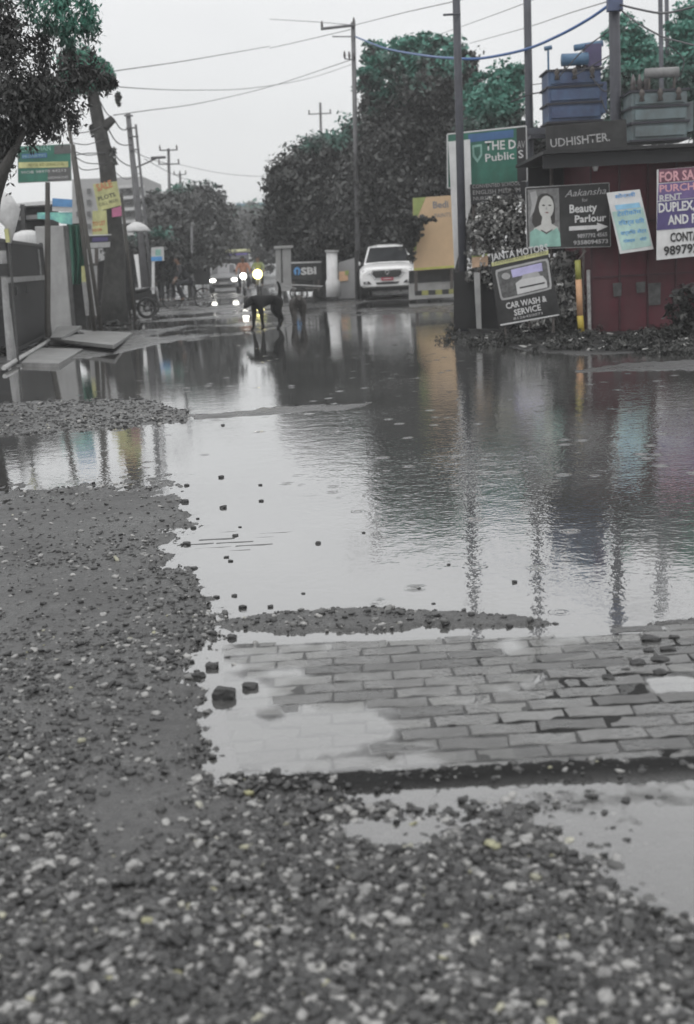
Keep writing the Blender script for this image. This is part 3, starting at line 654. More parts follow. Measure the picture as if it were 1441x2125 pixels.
p9 = pole('utility_pole', 'leaning dark pole with four short arms on the left of the road', (266, 236), (304, 610), 40, .13, .08, grey_pole, DG, [(258, 240, 276, 240, .03), (262, 266, 284, 265, .025), (266, 284, 288, 283, .025), (270, 311, 290, 310, .025)], False)
pole('utility_pole', 'thinner pale pole just right of the leaning dark one', (282, 258), (316, 600), 41, .05, .04, grey_pole, DG)
pl = pole('lamp_post', 'slim street lamp post with a short arm by the left poles', (281, 345), (306, 610), 43, .07, .06, grey_pole, DG); pl['category'] = 'street lamp'
o = Vector(pl.location)
MB().tube([P(284, 347, 43)-o, P(305, 338, 43)-o, P(326, 328, 43)-o], [.03, .03, .03], 6).build('arm', grey_pole, pl)
MB().box(P(329, 327, 43)-o, (.5, .16, .08)).build('lamp_head', grey_pole, pl, bevel=.02)
bam = mat('bamboo', (.07, .066, .06), .7, .3, 4)
pole('wooden_pole', 'left one of the pair of thin wooden poles by the green board', (141, 240), (186, 600), 28, .055, .04, bam, 'thin wooden poles')['category'] = 'pole'
pole('wooden_pole', 'right one of the pair of thin wooden poles by the green board', (152, 300), (196, 590), 28.6, .05, .04, bam, 'thin wooden poles')['category'] = 'pole'
pole('wooden_pole', 'thin dark post between the leaning trunk and the white pipe', (252, 400), (277, 630), 34, .05, .04, bam, 'thin wooden poles')['category'] = 'pole'
wire_m = mat('wire_dark', (.05, .05, .055), .5); wire_b = mat('wire_blue', (.05, .12, .30), .45); wire_g = mat('wire_grey', (.2, .2, .205), .5)
def wire(pts, label, m=wire_m, r=.011, group='overhead wires'):
    """pts: (px, py, depth); smoothed through the points"""
    q = [P(a, b_, c) for a, b_, c in pts]; out_ = []
    n = len(q)
    for i in range(n-1):
        p0, p1_, p2_, p3_ = q[max(i-1, 0)], q[i], q[i+1], q[min(i+2, n-1)]
        for s in range(8):
            u = s/8; out_.append(.5*((2*p1_)+(p2_-p0)*u+(2*p0-5*p1_+4*p2_-p3_)*u*u+(3*p1_-p0-3*p2_+p3_)*u**3))
    out_.append(q[-1]); b0 = out_[0].copy()
    o = MB().tube([p-b0 for p in out_], r, 5).build('overhead_wire', m, None, True); o.location = b0
    return tag(o, label, 'wire', group)
wire([(738, 76, 43), (800, 100, 37), (880, 115, 31), (945, 121, 27), (1000, 121, 26), (1090, 103, 24.4), (1160, 74, 23.2), (1222, 40, 22.6), (1268, 8, 22.2)], 'thick blue cable sagging from the long armed pole to the transformer pole', wire_b, .028)
wire([(737, 52, 43), (840, 26, 36), (943, 3, 30), (1000, -12, 26)], 'wire rising from the long armed pole towards the top edge', wire_m)
wire([(905, 74, 50), (1000, 40, 40), (1086, 8, 32), (1150, -20, 28)], 'thin wire passing behind the two dark poles, the upper one', wire_g)
wire([(975, 90, 50), (1090, 58, 36), (1180, 28, 28), (1262, 3, 23)], 'thin wire ending at the thick transformer pole, below the upper one', wire_g)
wire([(690, 76, 43), (738, 76, 43)], 'short wire under the long arm of the grey pole', wire_m, .02)
wire([(1280, 8, 22.3), (1330, 20, 21), (1372, 27, 20), (1410, 22, 19), (1460, 8, 18)], 'dark wire sagging right from the thick transformer pole, the upper one', wire_m, .018)
wire([(1282, 15, 22.3), (1320, 45, 21), (1371, 74, 20), (1410, 86, 19), (1460, 98, 18)], 'dark wire falling right from the thick transformer pole, the lower one', wire_m, .015)
wire([(1060, 212, 24), (1100, 196, 24.3), (1138, 190, 24.6)], 'short slack wire reaching the left side of the blue transformer', wire_m, .014)
wire([(1102, 176, 24.3), (1138, 172, 24.6)], 'short straight wire at the left side of the blue transformer', wire_m, .008)
wire([(165, 160, 30), (240, 147, 34), (380, 127, 42), (520, 103, 52), (560, 96, 56)], 'topmost wire crossing the open sky from the left tree', wire_g, .016)
wire([(225, 178, 33), (300, 184, 40), (400, 187, 50), (520, 183, 58), (640, 163, 70), (735, 132, 75)], 'slack middle wire crossing the open sky from the left tree', wire_g, .016)
wire([(236, 239, 34), (300, 230, 40), (420, 213, 50), (560, 180, 60), (735, 122, 43)], 'lowest wire crossing the open sky from the leaning trunk', wire_g, .016)
wire([(372, 341, 62), (420, 352, 66), (480, 362, 72), (560, 366, 74), (640, 360, 90)], 'faint low wire from the crossarm pole over the road', wire_g, .014)
wire([(205, 205, 33), (222, 235, 34), (236, 246, 34)], 'short cord hanging along the top of the leaning trunk', wire_m, .015)
wire([(236, 246, 33), (252, 268, 36), (268, 268, 40)], 'upper slack cord from the trunk stub to the leaning dark pole', wire_m, .018)
wire([(222, 262, 33), (240, 292, 36), (256, 301, 38), (272, 300, 40)], 'middle slack cord from the trunk to the leaning dark pole', wire_m, .018)
wire([(228, 300, 33), (246, 330, 37), (268, 344, 40), (284, 346, 43)], 'lower slack cord from the trunk to the street lamp arm', wire_m, .018)
wire([(280, 314, 40), (300, 325, 50), (326, 334, 60), (350, 340, 62)], 'cord from the leaning dark pole to the crossarm pole', wire_m, .016)
for i, (y0, y1, ym) in enumerate(((276, 262, 274), (296, 290, 300), (312, 318, 322), (324, 318, 318), (322, 340, 338))):
    wire([(148+i, y0, 28), (180, ym, 30), (212+i*2, y1, 32.8)], ['highest', 'second highest', 'middle', 'second lowest', 'lowest'][i]+' of the five cords from the wooden poles to the trunk', wire_m, .012, 'cords between the wooden poles and the trunk')

# ---------------------------------------------------------------- boards with writing
class Board:
    def __init__(s, name, label, cat, corners, Y, m, yaw=0.0, th=.03, group=None, edge=None):
        s.Y = Y; cx = sum(c[0] for c in corners)/4; cy = sum(c[1] for c in corners)/4; c0 = P(cx, cy, Y)
        s.c = c0; s.u = Vector((math.cos(yaw), math.sin(yaw), 0)); s.n = Vector((math.sin(yaw), -math.cos(yaw), 0)); s.k = 0
        s.root = thing(name, label, cat, c0, yaw, group)
        q = [s.S(*c) for c in corners]
        MB().prism([(a, 0, b_) for a, b_ in q], (0, th, 0)).build('panel', m, s.root, bevel=.004)
        if edge:
            mb = MB(); r = edge[1]
            for i in range(4):
                a, b_ = q[i], q[(i+1) % 4]; mb.tube([(a[0], th*.4, a[1]), (b_[0], th*.4, b_[1])], r, 6)
            mb.build('frame', edge[0], s.root)
    def S(s, px, py):
        d = ray(px, py); o = Vector((0, 0, CH)); tt = (s.c-o).dot(s.n)/d.dot(s.n); v = o+d*tt-s.c
        return v.dot(s.u), v.z
    def area(s, name, pts, m, th=.004, lift=0.0):
        s.k += 1; y0 = -.002-lift-.0006*s.k
        q = [s.S(*p) for p in pts]
        return MB().prism([(a, y0, b_) for a, b_ in q], (0, -th, 0)).build(name, m, s.root)
    def text(s, txt, p0, p1, hpx, m, lift=.0, name='lettering', bold=0.0, shear=0.0, ex=.003):
        """first and last baseline points in photograph pixels, height of the letters in pixels"""
        s.k += 1
        cu = bpy.data.curves.new(name, 'FONT'); cu.body = txt; cu.size = 1; cu.resolution_u = 2; cu.offset = bold; cu.shear = shear
        to = bpy.data.objects.new(name, cu); COL.objects.link(to)
        dg = bpy.context.evaluated_depsgraph_get(); me = bpy.data.meshes.new_from_object(to.evaluated_get(dg))
        bpy.data.objects.remove(to); bpy.data.curves.remove(cu)
        n = len(me.vertices)
        if n == 0: return
        co = np.zeros(n*3); me.vertices.foreach_get('co', co); co = co.reshape(-1, 3)
        lo, hi = co.min(0), co.max(0)
        a, b_ = Vector(s.S(*p0)), Vector(s.S(*p1)); d = (b_-a); w = d.length; d.normalize(); h = hpx*s.Y/F
        uu = (co[:, 0]-lo[0])/(hi[0]-lo[0]+1e-9)*w; vv = (co[:, 1]-max(lo[1], 0))/(hi[1]-max(lo[1], 0)+1e-9)*h
        y0 = -.008-lift-.0006*s.k
        V = np.stack([a.x+uu*d.x-vv*d.y, np.full(n, y0), a.y+uu*d.y+vv*d.x], -1)
        me.vertices.foreach_set('co', V.ravel()); me.update(); me.name = name
        return link_mesh(name, me, m, s.root)
    def post(s, px, py0, py1, r, m, dy=.05, name='post'):
        a, b_ = s.S(px, py0), s.S(px, py1); x0, x1 = a[0], b_[0]
        return MB().tube([(x1, dy, b_[1]), (x0, dy, a[1])], r, 8).build(name, m, s.root)
white = mat('sign_white', (.62, .62, .62), .5, .12, 4, dirt=.25); offw = mat('sign_grey', (.36, .36, .36), .5, .2, 4, dirt=.3)
pale = mat('sign_pale', (.5, .5, .5), .5, .15, 4); black = mat('sign_black', (.014, .014, .015), .55, .5, 3, col2=(.025, .025, .025)); dark = mat('dark_board', (.025, .025, .027), .55, .3, 3)
green = mat('sign_green', (.03, .14, .10), .45, .3, 3, dirt=.5); blue = mat('sign_blue', (.05, .12, .26), .45, .15); tealm = mat('sign_teal', (.26, .46, .40), .5, .2, 5, dirt=.3)
yellow = mat('sign_yellow', (.50, .50, .24), .5, .2, 5, dirt=.4); orange_t = mat('text_orange', (.50, .20, .10), .5); violet = mat('sign_violet', (.07, .055, .16), .5)
rustm = mat('rust_frame', (.08, .07, .065), .7, .4, 8); skinp = mat('print_skin', (.50, .50, .48), .5, .1); lblue = mat('print_blue', (.10, .30, .60), .5, .15)

# school board
b1 = Board('school_sign', 'green school name board with a crest behind the utility pole', 'sign', [(929, 280), (1072, 264), (1094, 262), (1094, 376)], 22.9, green) if False else \
     Board('school_sign', 'green school name board with a crest behind the utility pole', 'sign', [(929, 279), (1092, 262), (1094, 376), (930, 390)], 22.9, green, edge=(pale, .018))
b1.area('blue_band', [(972, 279), (1066, 269), (1066, 285), (972, 296)], blue)
b1.area('faded_patch', [(1072, 266), (1091, 264), (1093, 374), (1074, 378)], dark)
b1.text('THE D', (1007, 312), (1071, 308), 17, white, bold=.02); b1.text('AV', (1074, 308), (1090, 307), 14, offw)
b1.text('Public S', (1008, 336), (1087, 327), 15, white, bold=.01)
b1.area('crest', [(980, 302), (1000, 299), (1001, 322), (991, 338), (981, 325)], tealm)
b1.area('crest_shield', [(984, 306), (997, 304), (997, 320), (991, 330), (985, 321)], green, lift=.004)
for (x_, ) in ((986,), (1088,)): b1.post(x_, 380, 640, .03, rustm)
bw_ = Board('blank_signboard', 'tall narrow blank white signboard beside the green school board', 'signboard', [(931, 294), (976, 289), (980, 420), (944, 560)], 22.75, white)
bw_ = bw_.post(955, 470, 650, .03, rustm)
bn = Board('notice_board', 'dark board with three lines of white writing under the school board', 'sign', [(976, 383), (1092, 376), (1094, 418), (978, 425)], 22.7, dark)
bn.text('CONVENTED SCHOOL', (981, 391), (1080, 384), 7, offw); bn.text('ENGLISH MEDIUM', (982, 404), (1080, 398), 8, offw); bn.text('NURSERY TO CLASS', (983, 416), (1083, 411), 7, offw)
bn.post(984, 420, 640, .025, rustm); bn.post(1086, 415, 640, .025, rustm)
# shop name board above the kiosk
bs = Board('name_board', 'long black name board with grey capitals below the blue transformer', 'sign', [(1132, 262), (1300, 247), (1302, 304), (1134, 322)], 21.2, black)
bs.text('UDHISHTER.', (1143, 306), (1266, 292), 16, offw, bold=.01)
bs.post(1146, 315, 640, .03, rustm); bs.post(1296, 300, 620, .03, rustm)
# beauty parlour board
bb = Board('parlour_sign', 'black beauty parlour board with a white arrow and a printed portrait', 'sign', [(1092, 390), (1264, 380), (1267, 511), (1095, 516)], 19.6, black, edge=(offw, .012))
bb.area('portrait_backdrop', [(1095, 394), (1160, 390), (1163, 512), (1098, 514)], mat('print_backdrop', (.17, .17, .17), .5, .4, 12))
hairm = mat('print_hair', (.035, .032, .03), .5)
bb.area('printed_hair', [(1112, 412), (1124, 402), (1136, 401), (1148, 408), (1152, 430), (1152, 462), (1140, 470), (1112, 474), (1104, 462), (1106, 436)], hairm)
bb.area('printed_headscarf', [(1100, 400), (1112, 396), (1116, 410), (1108, 440), (1100, 452), (1104, 425)], offw)
def ellpx(cx, cy, rx, ry, n=18): return [(cx+rx*math.cos(2*math.pi*i/n), cy-ry*math.sin(2*math.pi*i/n)) for i in range(n)]
bb.area('printed_neck', [(1126, 448), (1142, 447), (1146, 470), (1122, 472)], skinp, lift=.001)
bb.area('printed_face', ellpx(1134, 430, 15.5, 24), skinp, lift=.002)
bb.area('printed_shoulders', [(1108, 474), (1124, 466), (1146, 465), (1158, 472), (1162, 490), (1106, 494)], skinp, lift=.002)
bb.area('printed_dress', [(1100, 482), (1112, 474), (1122, 480), (1134, 482), (1148, 478), (1156, 472), (1162, 484), (1164, 511), (1100, 513)], tealm, lift=.003)
bb.area('printed_necklace', [(1122, 476), (1134, 482), (1147, 475), (1146, 478), (1134, 486), (1123, 479)], mat('print_dark', (.08, .08, .08), .5), lift=.006)
for ex_ in (1128, 1141): bb.area('printed_eye', ellpx(ex_, 426, 3.2, 1.5, 8), hairm, lift=.006)
bb.area('printed_mouth', ellpx(1135, 441, 4, 1.5, 8), mat('print_lip', (.22, .12, .12), .5), lift=.006)
bb.area('printed_nose', [(1134, 428), (1136, 435), (1132, 435)], offw, lift=.006)
bb.text('Aakansha', (1172, 409), (1258, 402), 13, offw, shear=.35, bold=.005)
bb.text('for', (1208, 419), (1220, 418), 7, offw)
bb.text('Beauty', (1182, 442), (1239, 438), 16, white, bold=.025); bb.text('Parlour', (1193, 462), (1258, 458), 14, white, bold=.025)
bb.area('arrow', [(1181, 470), (1239, 467), (1239, 462), (1262, 470), (1239, 480), (1239, 475), (1181, 479)], white)
bb.text('9897792 4565', (1198, 494), (1260, 490), 8, offw, bold=.03); bb.text('9358094573', (1190, 508), (1262, 504), 8, offw, bold=.03)
bb.post(1212, 512, 690, .02, rustm); bb.post(1100, 512, 680, .018, rustm)
# pale printed poster hanging crooked
bh = Board('poster', 'white and teal poster hanging crooked on the maroon kiosk', 'poster', [(1259, 400), (1328, 393), (1357, 517), (1287, 527)], 19.25, white, th=.012)
bh.area('teal_wash', [(1270, 440), (1334, 430), (1352, 510), (1291, 520)], mat('poster_teal', (.38, .54, .50), .5, .25, 3, dirt=.2))
bh.area('blue_band', [(1276, 426), (1327, 420), (1330, 430), (1279, 436)], mat('poster_band', (.25, .48, .66), .5))
for tx, a_, c_, h_ in (('सोनाली', (1276, 412), (1319, 407), 9), ('टेलीकॉम', (1281, 449), (1331, 443), 11), ('रिचार्ज सिम', (1284, 468), (1337, 462), 11), ('सर्विस सेंटर', (1288, 488), (1342, 482), 9), ('मोबाइल', (1294, 504), (1318, 501), 8), ('फोटो', (1328, 500), (1342, 498), 8)):
    bh.text(tx, a_, c_, h_, lblue, bold=.015)
# property board
bf = Board('property_sign', 'blue and white property board with a phone number cut by the right edge', 'sign', [(1364, 352), (1520, 340), (1520, 524), (1363, 540)], 19.1, white, th=.02)
bf.area('red_head', [(1367, 352), (1519, 341), (1519, 368), (1367, 380)], mat('sign_maroon', (.13, .05, .08), .5))
bf.area('blue_field', [(1365, 419), (1519, 404), (1519, 466), (1363, 478)], violet)
bf.area('blue_field', [(1367, 382), (1519, 369), (1519, 403), (1365, 417)], mat('sign_mauve', (.13, .09, .22), .5))
bf.text('FOR SALE', (1369, 377), (1462, 370), 19, mat('text_pink', (.55, .30, .33), .5), bold=.03)
bf.text('PURCHASE', (1369, 399), (1480, 390), 14, mat('text_pink', (.55, .30, .33), .5), bold=.02)
bf.text('RENT', (1369, 419), (1415, 414), 13, pale, bold=.02)
bf.text('DUPLEX,', (1367, 441), (1442, 434), 18, white, bold=.03); bf.text('AND FLAT', (1386, 466), (1478, 459), 18, white, bold=.03)
bf.text('CONTACT', (1391, 502), (1470, 496), 18, black, bold=.03); bf.text('9897929', (1378, 530), (1462, 521), 18, black, bold=.03)
# car wash board
bc = Board('carwash_sign', 'black car wash board standing crooked on the bank with a framed print', 'sign', [(1017, 530), (1136, 512), (1163, 652), (1036, 680)], 19.0, black, th=.03)
bc.text('JANTA MOTORS', (1020, 541), (1138, 520), 14, pale, bold=.02)
bc.area('yellow_strip', [(1020, 545), (1138, 519), (1138, 528), (1021, 553)], yellow, lift=.004)
bc.text('DENTING AND PAINTING', (1026, 549), (1134, 525), 5, mat('text_dark', (.08, .08, .06), .5), lift=.006)
bc.area('red_logo', [(1019, 516), (1033, 513), (1033, 522), (1020, 525)], mat('logo_red', (.30, .06, .08), .5)) if False else None
def rrect(pts, k=.18):
    o_ = []
    for i in range(4):
        a, b_, c_ = Vector(pts[i-1]), Vector(pts[i]), Vector(pts[(i+1) % 4])
        o_ += [tuple(b_.lerp(a, k)), tuple(b_.lerp(a, k*.3).lerp(b_.lerp(c_, k*.3), .5)*1.0), tuple(b_.lerp(c_, k))]
    return o_
fr = [(1027, 560), (1138, 535), (1146, 600), (1040, 625)]
bc.area('print_border', rrect(fr, .12), offw)
inn = [(1031, 564), (1134, 540), (1142, 597), (1043, 620)]
bc.area('print_picture', rrect(inn, .12), mat('picture_grey', (.09, .09, .09), .5, .5, 14), lift=.004)
bc.area('print_sky', [(1060, 560), (1124, 545), (1126, 562), (1064, 576)], mat('picture_lilac', (.42, .40, .62), .5), lift=.007)
bc.area('print_car_roof', [(1085, 570), (1116, 563), (1124, 576), (1080, 586)], offw, lift=.008)
bc.area('print_car', [(1070, 588), (1080, 580), (1126, 572), (1134, 582), (1136, 596), (1074, 611)], pale, lift=.010)
bc.area('print_grille', [(1078, 596), (1130, 585), (1131, 588), (1079, 599)], black, lift=.012)
bc.area('print_wheel', ellpx(1050, 573, 9, 7, 12), offw, lift=.008)
bc.text('CAR WASH &', (1051, 641), (1135, 625), 12, white, bold=.02); bc.text('SERVICE', (1068, 655), (1123, 643), 12, white, bold=.02)
bc.text('8126450071', (1066, 664), (1126, 652), 5, offw, bold=.02)
bc.area('white_edge', [(1038, 673), (1160, 652), (1161, 654), (1039, 676)], white)
bc.post(1050, 668, 705, .02, rustm); bc.post(1150, 645, 690, .02, rustm)
# small orange notice on the fence
bo = Board('notice_board', 'small orange notice on the fence left of the car wash board', 'sign', [(980, 530), (1013, 526), (1013, 552), (980, 556)], 21.6, mat('notice_orange', (.55, .38, .26), .5), th=.015)
bo.area('green_edge', [(980, 530), (1013, 526), (1013, 530), (980, 534)], mat('notice_green', (.25, .33, .08), .5)); bo.post(996, 552, 660, .018, rustm)
# orange billboard
by = Board('billboard', 'tall orange advertising board with a yellow edge, right of the pickup', 'billboard', [(857, 411), (943, 405), (944, 556), (859, 562)], 37, mat('bill_orange', (.62, .44, .27), .5, .12, 1.2), th=.06)
by.area('olive_edge', [(857, 411), (884, 409), (868, 448), (858, 449)], mat('bill_olive', (.30, .36, .12), .5, .2))
by.area('olive_edge', [(858, 480), (868, 478), (864, 520), (859, 521)], mat('bill_olive', (.30, .36, .12), .5, .2))
by.area('yellow_edge', [(859, 557), (944, 551), (944, 555), (859, 561)], mat('bill_yellow', (.50, .52, .12), .5))
by.text('Bedi', (899, 432), (931, 430), 13, mat('bill_text', (.22, .22, .24), .5), bold=.02); by.text('PAINTS', (903, 452), (936, 449), 8, mat('bill_text', (.22, .22, .24), .5))
by.post(864, 560, 610, .05, rustm); by.post(938, 554, 608, .05, rustm)
# bank board
bk = Board('bank_sign', 'dark bank board with a blue roundel and white letters between the gate pillars', 'sign', [(605, 545), (667, 543), (668, 580), (606, 584)], 47, black, th=.05)
bk.area('white_edge', [(604, 544), (667, 542), (667, 545), (604, 547)], white); bk.area('blue_roundel', ellpx(617, 563, 7, 9), lblue)
bk.area('keyhole', [(615.5, 563), (618.5, 563), (618.5, 572), (615.5, 572)], black, lift=.004); bk.area('keyhole', ellpx(617, 562, 2.4, 3, 10), black, lift=.004)
bk.text('SBI', (625, 570), (657, 568), 14, white, bold=.04); bk.post(610, 582, 606, .04, rustm); bk.post(662, 580, 604, .04, rustm)

# left side boards
bg_ = Board('shop_sign', 'green shop board with a yellow stripe hanging from the left tree', 'sign', [(37, 304), (146, 299), (148, 374), (38, 379)], 25, green, th=.05, edge=(pale, .012))
bg_.area('grey_side', [(113, 302), (146, 300), (148, 318), (113, 320)], mat('sign_slate', (.10, .10, .10), .5)); bg_.area('dark_side', [(100, 350), (147, 347), (147, 374), (100, 377)], mat('sign_slate', (.10, .10, .10), .5))
bg_.text('CHAUHAN', (44, 315), (106, 312), 9, tealm); bg_.area('blue_line', [(46, 320), (98, 317), (98, 327), (46, 329)], blue); bg_.text('PROPERTIES', (48, 328), (96, 325), 5, tealm)
bg_.area('yellow_stripe', [(39, 337), (142, 335), (142, 347), (39, 349)], yellow); bg_.text('MEDICAL AND GENERAL STORE', (60, 346), (134, 343), 6, mat('text_olive', (.14, .15, .04), .5), lift=.003)
bg_.text('MOB 98970 44213', (46, 361), (138, 356), 5, pale); bg_.text('HARIDWAR ROAD', (100, 372), (142, 370), 5, pale)
bg_.post(98, 378, 466, .05, bam); bg_.post(98, 466, 700, .06, bam)
mb = MB(); mb.v = []
q0 = thing('shop_banner', 'blue and grey shop banner above the pale wall', 'banner', P(130, 438, 29.5))
o = Vector(q0.location)
def quadat(name, pts, Y, m, root, th=.02): return MB().prism([P(a, b_, Y)-Vector(root.location) for a, b_ in pts], (0, th, 0)).build(name, m, root)
quadat('upper_strip', [(109, 411), (150, 414), (150, 430), (109, 428)], 29.5, mat('banner_blue', (.10, .26, .50), .5, .3, 3), q0)
quadat('middle_strip', [(109, 428.2), (150, 430.2), (150, 440), (109, 438)], 29.52, pale, q0)
quadat('lower_strip', [(78, 441), (150, 440.2), (150, 466), (128, 464), (110, 456), (78, 454)], 29.54, mat('banner_blue2', (.13, .30, .48), .5, .4, 5, col2=(.2, .5, .4)), q0)
by2 = Board('notice_sign', 'upper yellow notice with orange lettering nailed crooked to the leaning trunk', 'sign', [(193, 382), (243, 376), (252, 426), (204, 438)], 32.4, yellow, th=.02, group='notices on the leaning trunk')
by2.text('SALE', (203, 397), (235, 387), 14, orange_t, bold=.03); by2.text('PLOTS', (205, 417), (241, 407), 8, mat('text_dark', (.08, .08, .06), .5), bold=.02); by2.text('CALL 98370', (207, 428), (246, 418), 6, mat('text_dark', (.08, .08, .06), .5))
by3 = Board('notice_sign', 'pink label below the upper yellow notice on the trunk', 'sign', [(232, 433), (252, 428), (253, 448), (233, 451)], 32.3, mat('pink_label', (.45, .14, .25), .5), th=.02, group='notices on the leaning trunk')
by4 = Board('notice_sign', 'lower yellow notice with two orange lines under the first one', 'sign', [(192, 438), (221, 436), (224, 486), (192, 488)], 32.2, yellow, th=.02, group='notices on the leaning trunk')
by4.text('TO LET', (193, 469), (220, 466), 8, orange_t, bold=.03); by4.text('ROOM', (193, 481), (212, 479), 6, orange_t, bold=.03)
by5 = Board('notice_sign', 'white notice with a violet bar on the post beside the trunk', 'sign', [(176, 490), (229, 487), (230, 514), (176, 517)], 32.0, dark, th=.02, group='notices on the leaning trunk')
by5.area('violet_bar', [(192, 493), (224, 492), (224, 500), (192, 502)], violet); by5.area('white_frame', [(186, 504), (229, 502), (229, 513), (186, 515)], offw); by5.area('white_frame', [(176, 488), (231, 486), (231, 488), (176, 490)], white)
by5.post(200, 516, 660, .05, rustm)
bt = Board('small_sign', 'small pale sign with a blue foot on a white post left of the cyclist', 'sign', [(314, 514), (340, 512), (341, 541), (314, 543)], 39, pale, th=.03)
bt.area('blue_foot', [(314, 533), (337, 532), (337, 541), (314, 542)], lblue); bt.area('teal_mark', [(323, 518), (334, 517), (334, 530), (323, 531)], tealm); bt.post(318, 542, 610, .05, white)

# ---------------------------------------------------------------- kiosk, transformers and fence on the right bank
maroon = mat('kiosk_maroon', (.085, .013, .023), .65, .45, 1.3, dirt=.6)
k0 = thing('kiosk', 'maroon sheet metal kiosk at the right edge', 'kiosk', (P(1226, 686, 19.8).x, 19.8, 0))
kw, kh, kd = 4.6, 2.79, 2.2
MB().box((kw/2, kd/2, kh/2), (kw, kd, kh)).build('wall', maroon, k0, bevel=.01)
mb = MB()
for i in range(11): mb.box((.02+i*.456, -.012, kh/2), (.03, .03, kh-.02))
mb.box((kw/2, -.012, .9), (kw, .024, .03)); mb.box((kw/2, -.012, 1.75), (kw, .024, .03))
mb.build('panel_rib', mat('kiosk_rib', (.045, .012, .018), .5, .3), k0)
roofm = mat('tin_roof', (.016, .016, .017), .6, .3, 3)
MB().box((kw/2-.2, .9, 0), (kw+1.3, 2.9, .05)).build('roof', roofm, k0).location = (0, -.2, 2.83)
MB().box((kw/2-.2, -.55, 2.70), (kw+1.26, .03, .2)).build('fascia', mat('fascia_dark', (.02, .02, .022), .6), k0)
o = Vector(k0.location); dp = mat('old_poster', (.07, .07, .07), .7, .5, 9)
for (x0, y0, x1, y1) in ((1272, 588, 1291, 614), (1320, 586, 1340, 606), (1345, 588, 1372, 632), (1396, 600, 1420, 630)):
    quadat('old_bill', [(x0, y0), (x1, y0-2), (x1-1, y1), (x0+2, y1+2)], 19.76, dp, k0, .006)
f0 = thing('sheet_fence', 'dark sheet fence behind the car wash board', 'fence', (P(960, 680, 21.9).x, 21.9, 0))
quadat('sheet', [(942, 566), (1226, 520), (1226, 684), (942, 682)], 21.9, mat('fence_sheet', (.018, .018, .019), .6, .4, 2), f0, .02)
quadat('post', [(984, 566), (996, 566), (1000, 682), (990, 682)], 21.6, offw, f0, .05)
quadat('top_rail', [(975, 566), (1020, 560), (1020, 564), (975, 570)], 21.7, white, f0, .04)
quadat('roof_shadow', [(1096, 330), (1226, 316), (1226, 520), (1100, 530)], 21.95, mat('roof_shadow_dark', (.014, .014, .015), .7, .3), f0, .02)  # dark sheet standing in for the shade under the kiosk roof
yp = thing('painted_post', 'yellow and orange painted post at the corner of the kiosk', 'post', (P(1206, 690, 19.5).x, 19.5, 0)); o = Vector(yp.location)
MB().tube([P(1207, 690, 19.5)-o, P(1204, 655, 19.5)-o], .05, 10).build('lower_band', mat('post_yellow', (.5, .38, .06), .5), yp, True)
MB().tube([P(1204, 655, 19.5)-o, P(1201, 580, 19.5)-o], .05, 10).build('middle_band', mat('post_orange', (.55, .32, .18), .5), yp, True)
MB().tube([P(1201, 580, 19.5)-o, P(1199, 540, 19.5)-o], .048, 10).build('upper_band', mat('post_olive', (.28, .28, .07), .5), yp, True)
MB().tube([P(1199, 542, 19.5)-o, P(1216, 520, 19.5)-o], .014, 6).build('stay', rustm, yp)
wp = thing('white_post', 'flaking white post right beside the painted yellow one', 'post', (P(1223, 686, 19.6).x, 19.6, 0)); o = Vector(wp.location)
MB().tube([P(1224, 690, 19.6)-o, P(1221, 560, 19.6)-o], .03, 8).build('shaft', mat('flaky_white', (.35, .35, .35), .7, .5, 20, dirt=.8), wp)
mb = MB(); o = P(1236, 355, 19.3)
tag(MB().tube([(0, 0, 0), (0, 0, .08), (0, 0, .15), (0, 0, .2)], [.03, .05, .045, .02], 10).build('glass_bottle', mat('bottle_grey', (.3, .3, .3), .3), None, True), 'pale bottle hanging at the left corner of the kiosk roof', 'bottle').location = o
# dark debris at the foot of the kiosk
def transformer(name, label, x0, x1, yb, yt, Y, body, tank, extra):
    c = P((x0+x1)/2, yb, Y); s = Y/F; w = (x1-x0)*s; h = (yb-yt)*s; root = thing(name, label, 'transformer', c)
    MB().box((0, .35, h/2), (w, .7, h)).build('tank', body, root, bevel=.015)
    mb = MB()
    for z_ in (.0, .36, .68, 1.0): mb.box((0, .35, h*z_), (w+.08, .78, .035))
    mb.build('rim', mat(name+'_rim', (.03, .03, .04), .5), root)
    mb = MB()
    for z_ in (.18, .52, .84): mb.box((0, -.02, h*z_), (w*.9, .05, h*.2))
    for i in range(7): mb.box((w/2+.06, .08+i*.09, h*.45), (.13, .014, h*.6))
    mb.build('cooling_panel', body, root)
    mb = MB(); cz = h+extra['cy']*s; cw = extra['cw']*s
    mb.tube([(extra['cx']*s-cw/2, .2, cz), (extra['cx']*s+cw/2, .2, cz)], extra['cr']*s, 16).build('conservator', tank, root, True)
    for k in (-.38, .38): MB().box((extra['cx']*s+cw*k, .2, h+(cz-h)*.45), (.03, .06, (cz-h)*.9)).build('bracket', rustm, root)
    for i in range(3):
        x_ = (extra['bx']+i*13)*s; q = []
        MB().tube([(x_, .45, h), (x_, .45, h+.07), (x_, .45, h+.09), (x_, .45, h+.16), (x_, .45, h+.18), (x_, .45, h+.26), (x_, .45, h+.34)], [.03, .03, .07, .035, .06, .03, .012], 10).build('bushing', insul, root, True)
    for i in range(3):
        x_ = -w*.35+i*w*.33
        MB().tube([(x_, -.12, h+.02), (x_, -.12, h-.06), (x_, -.12, h-.1), (x_, -.12, h-.18)], [.02, .055, .03, .05], 8).build('bushing', rustm, root, True)
    return root, h, s
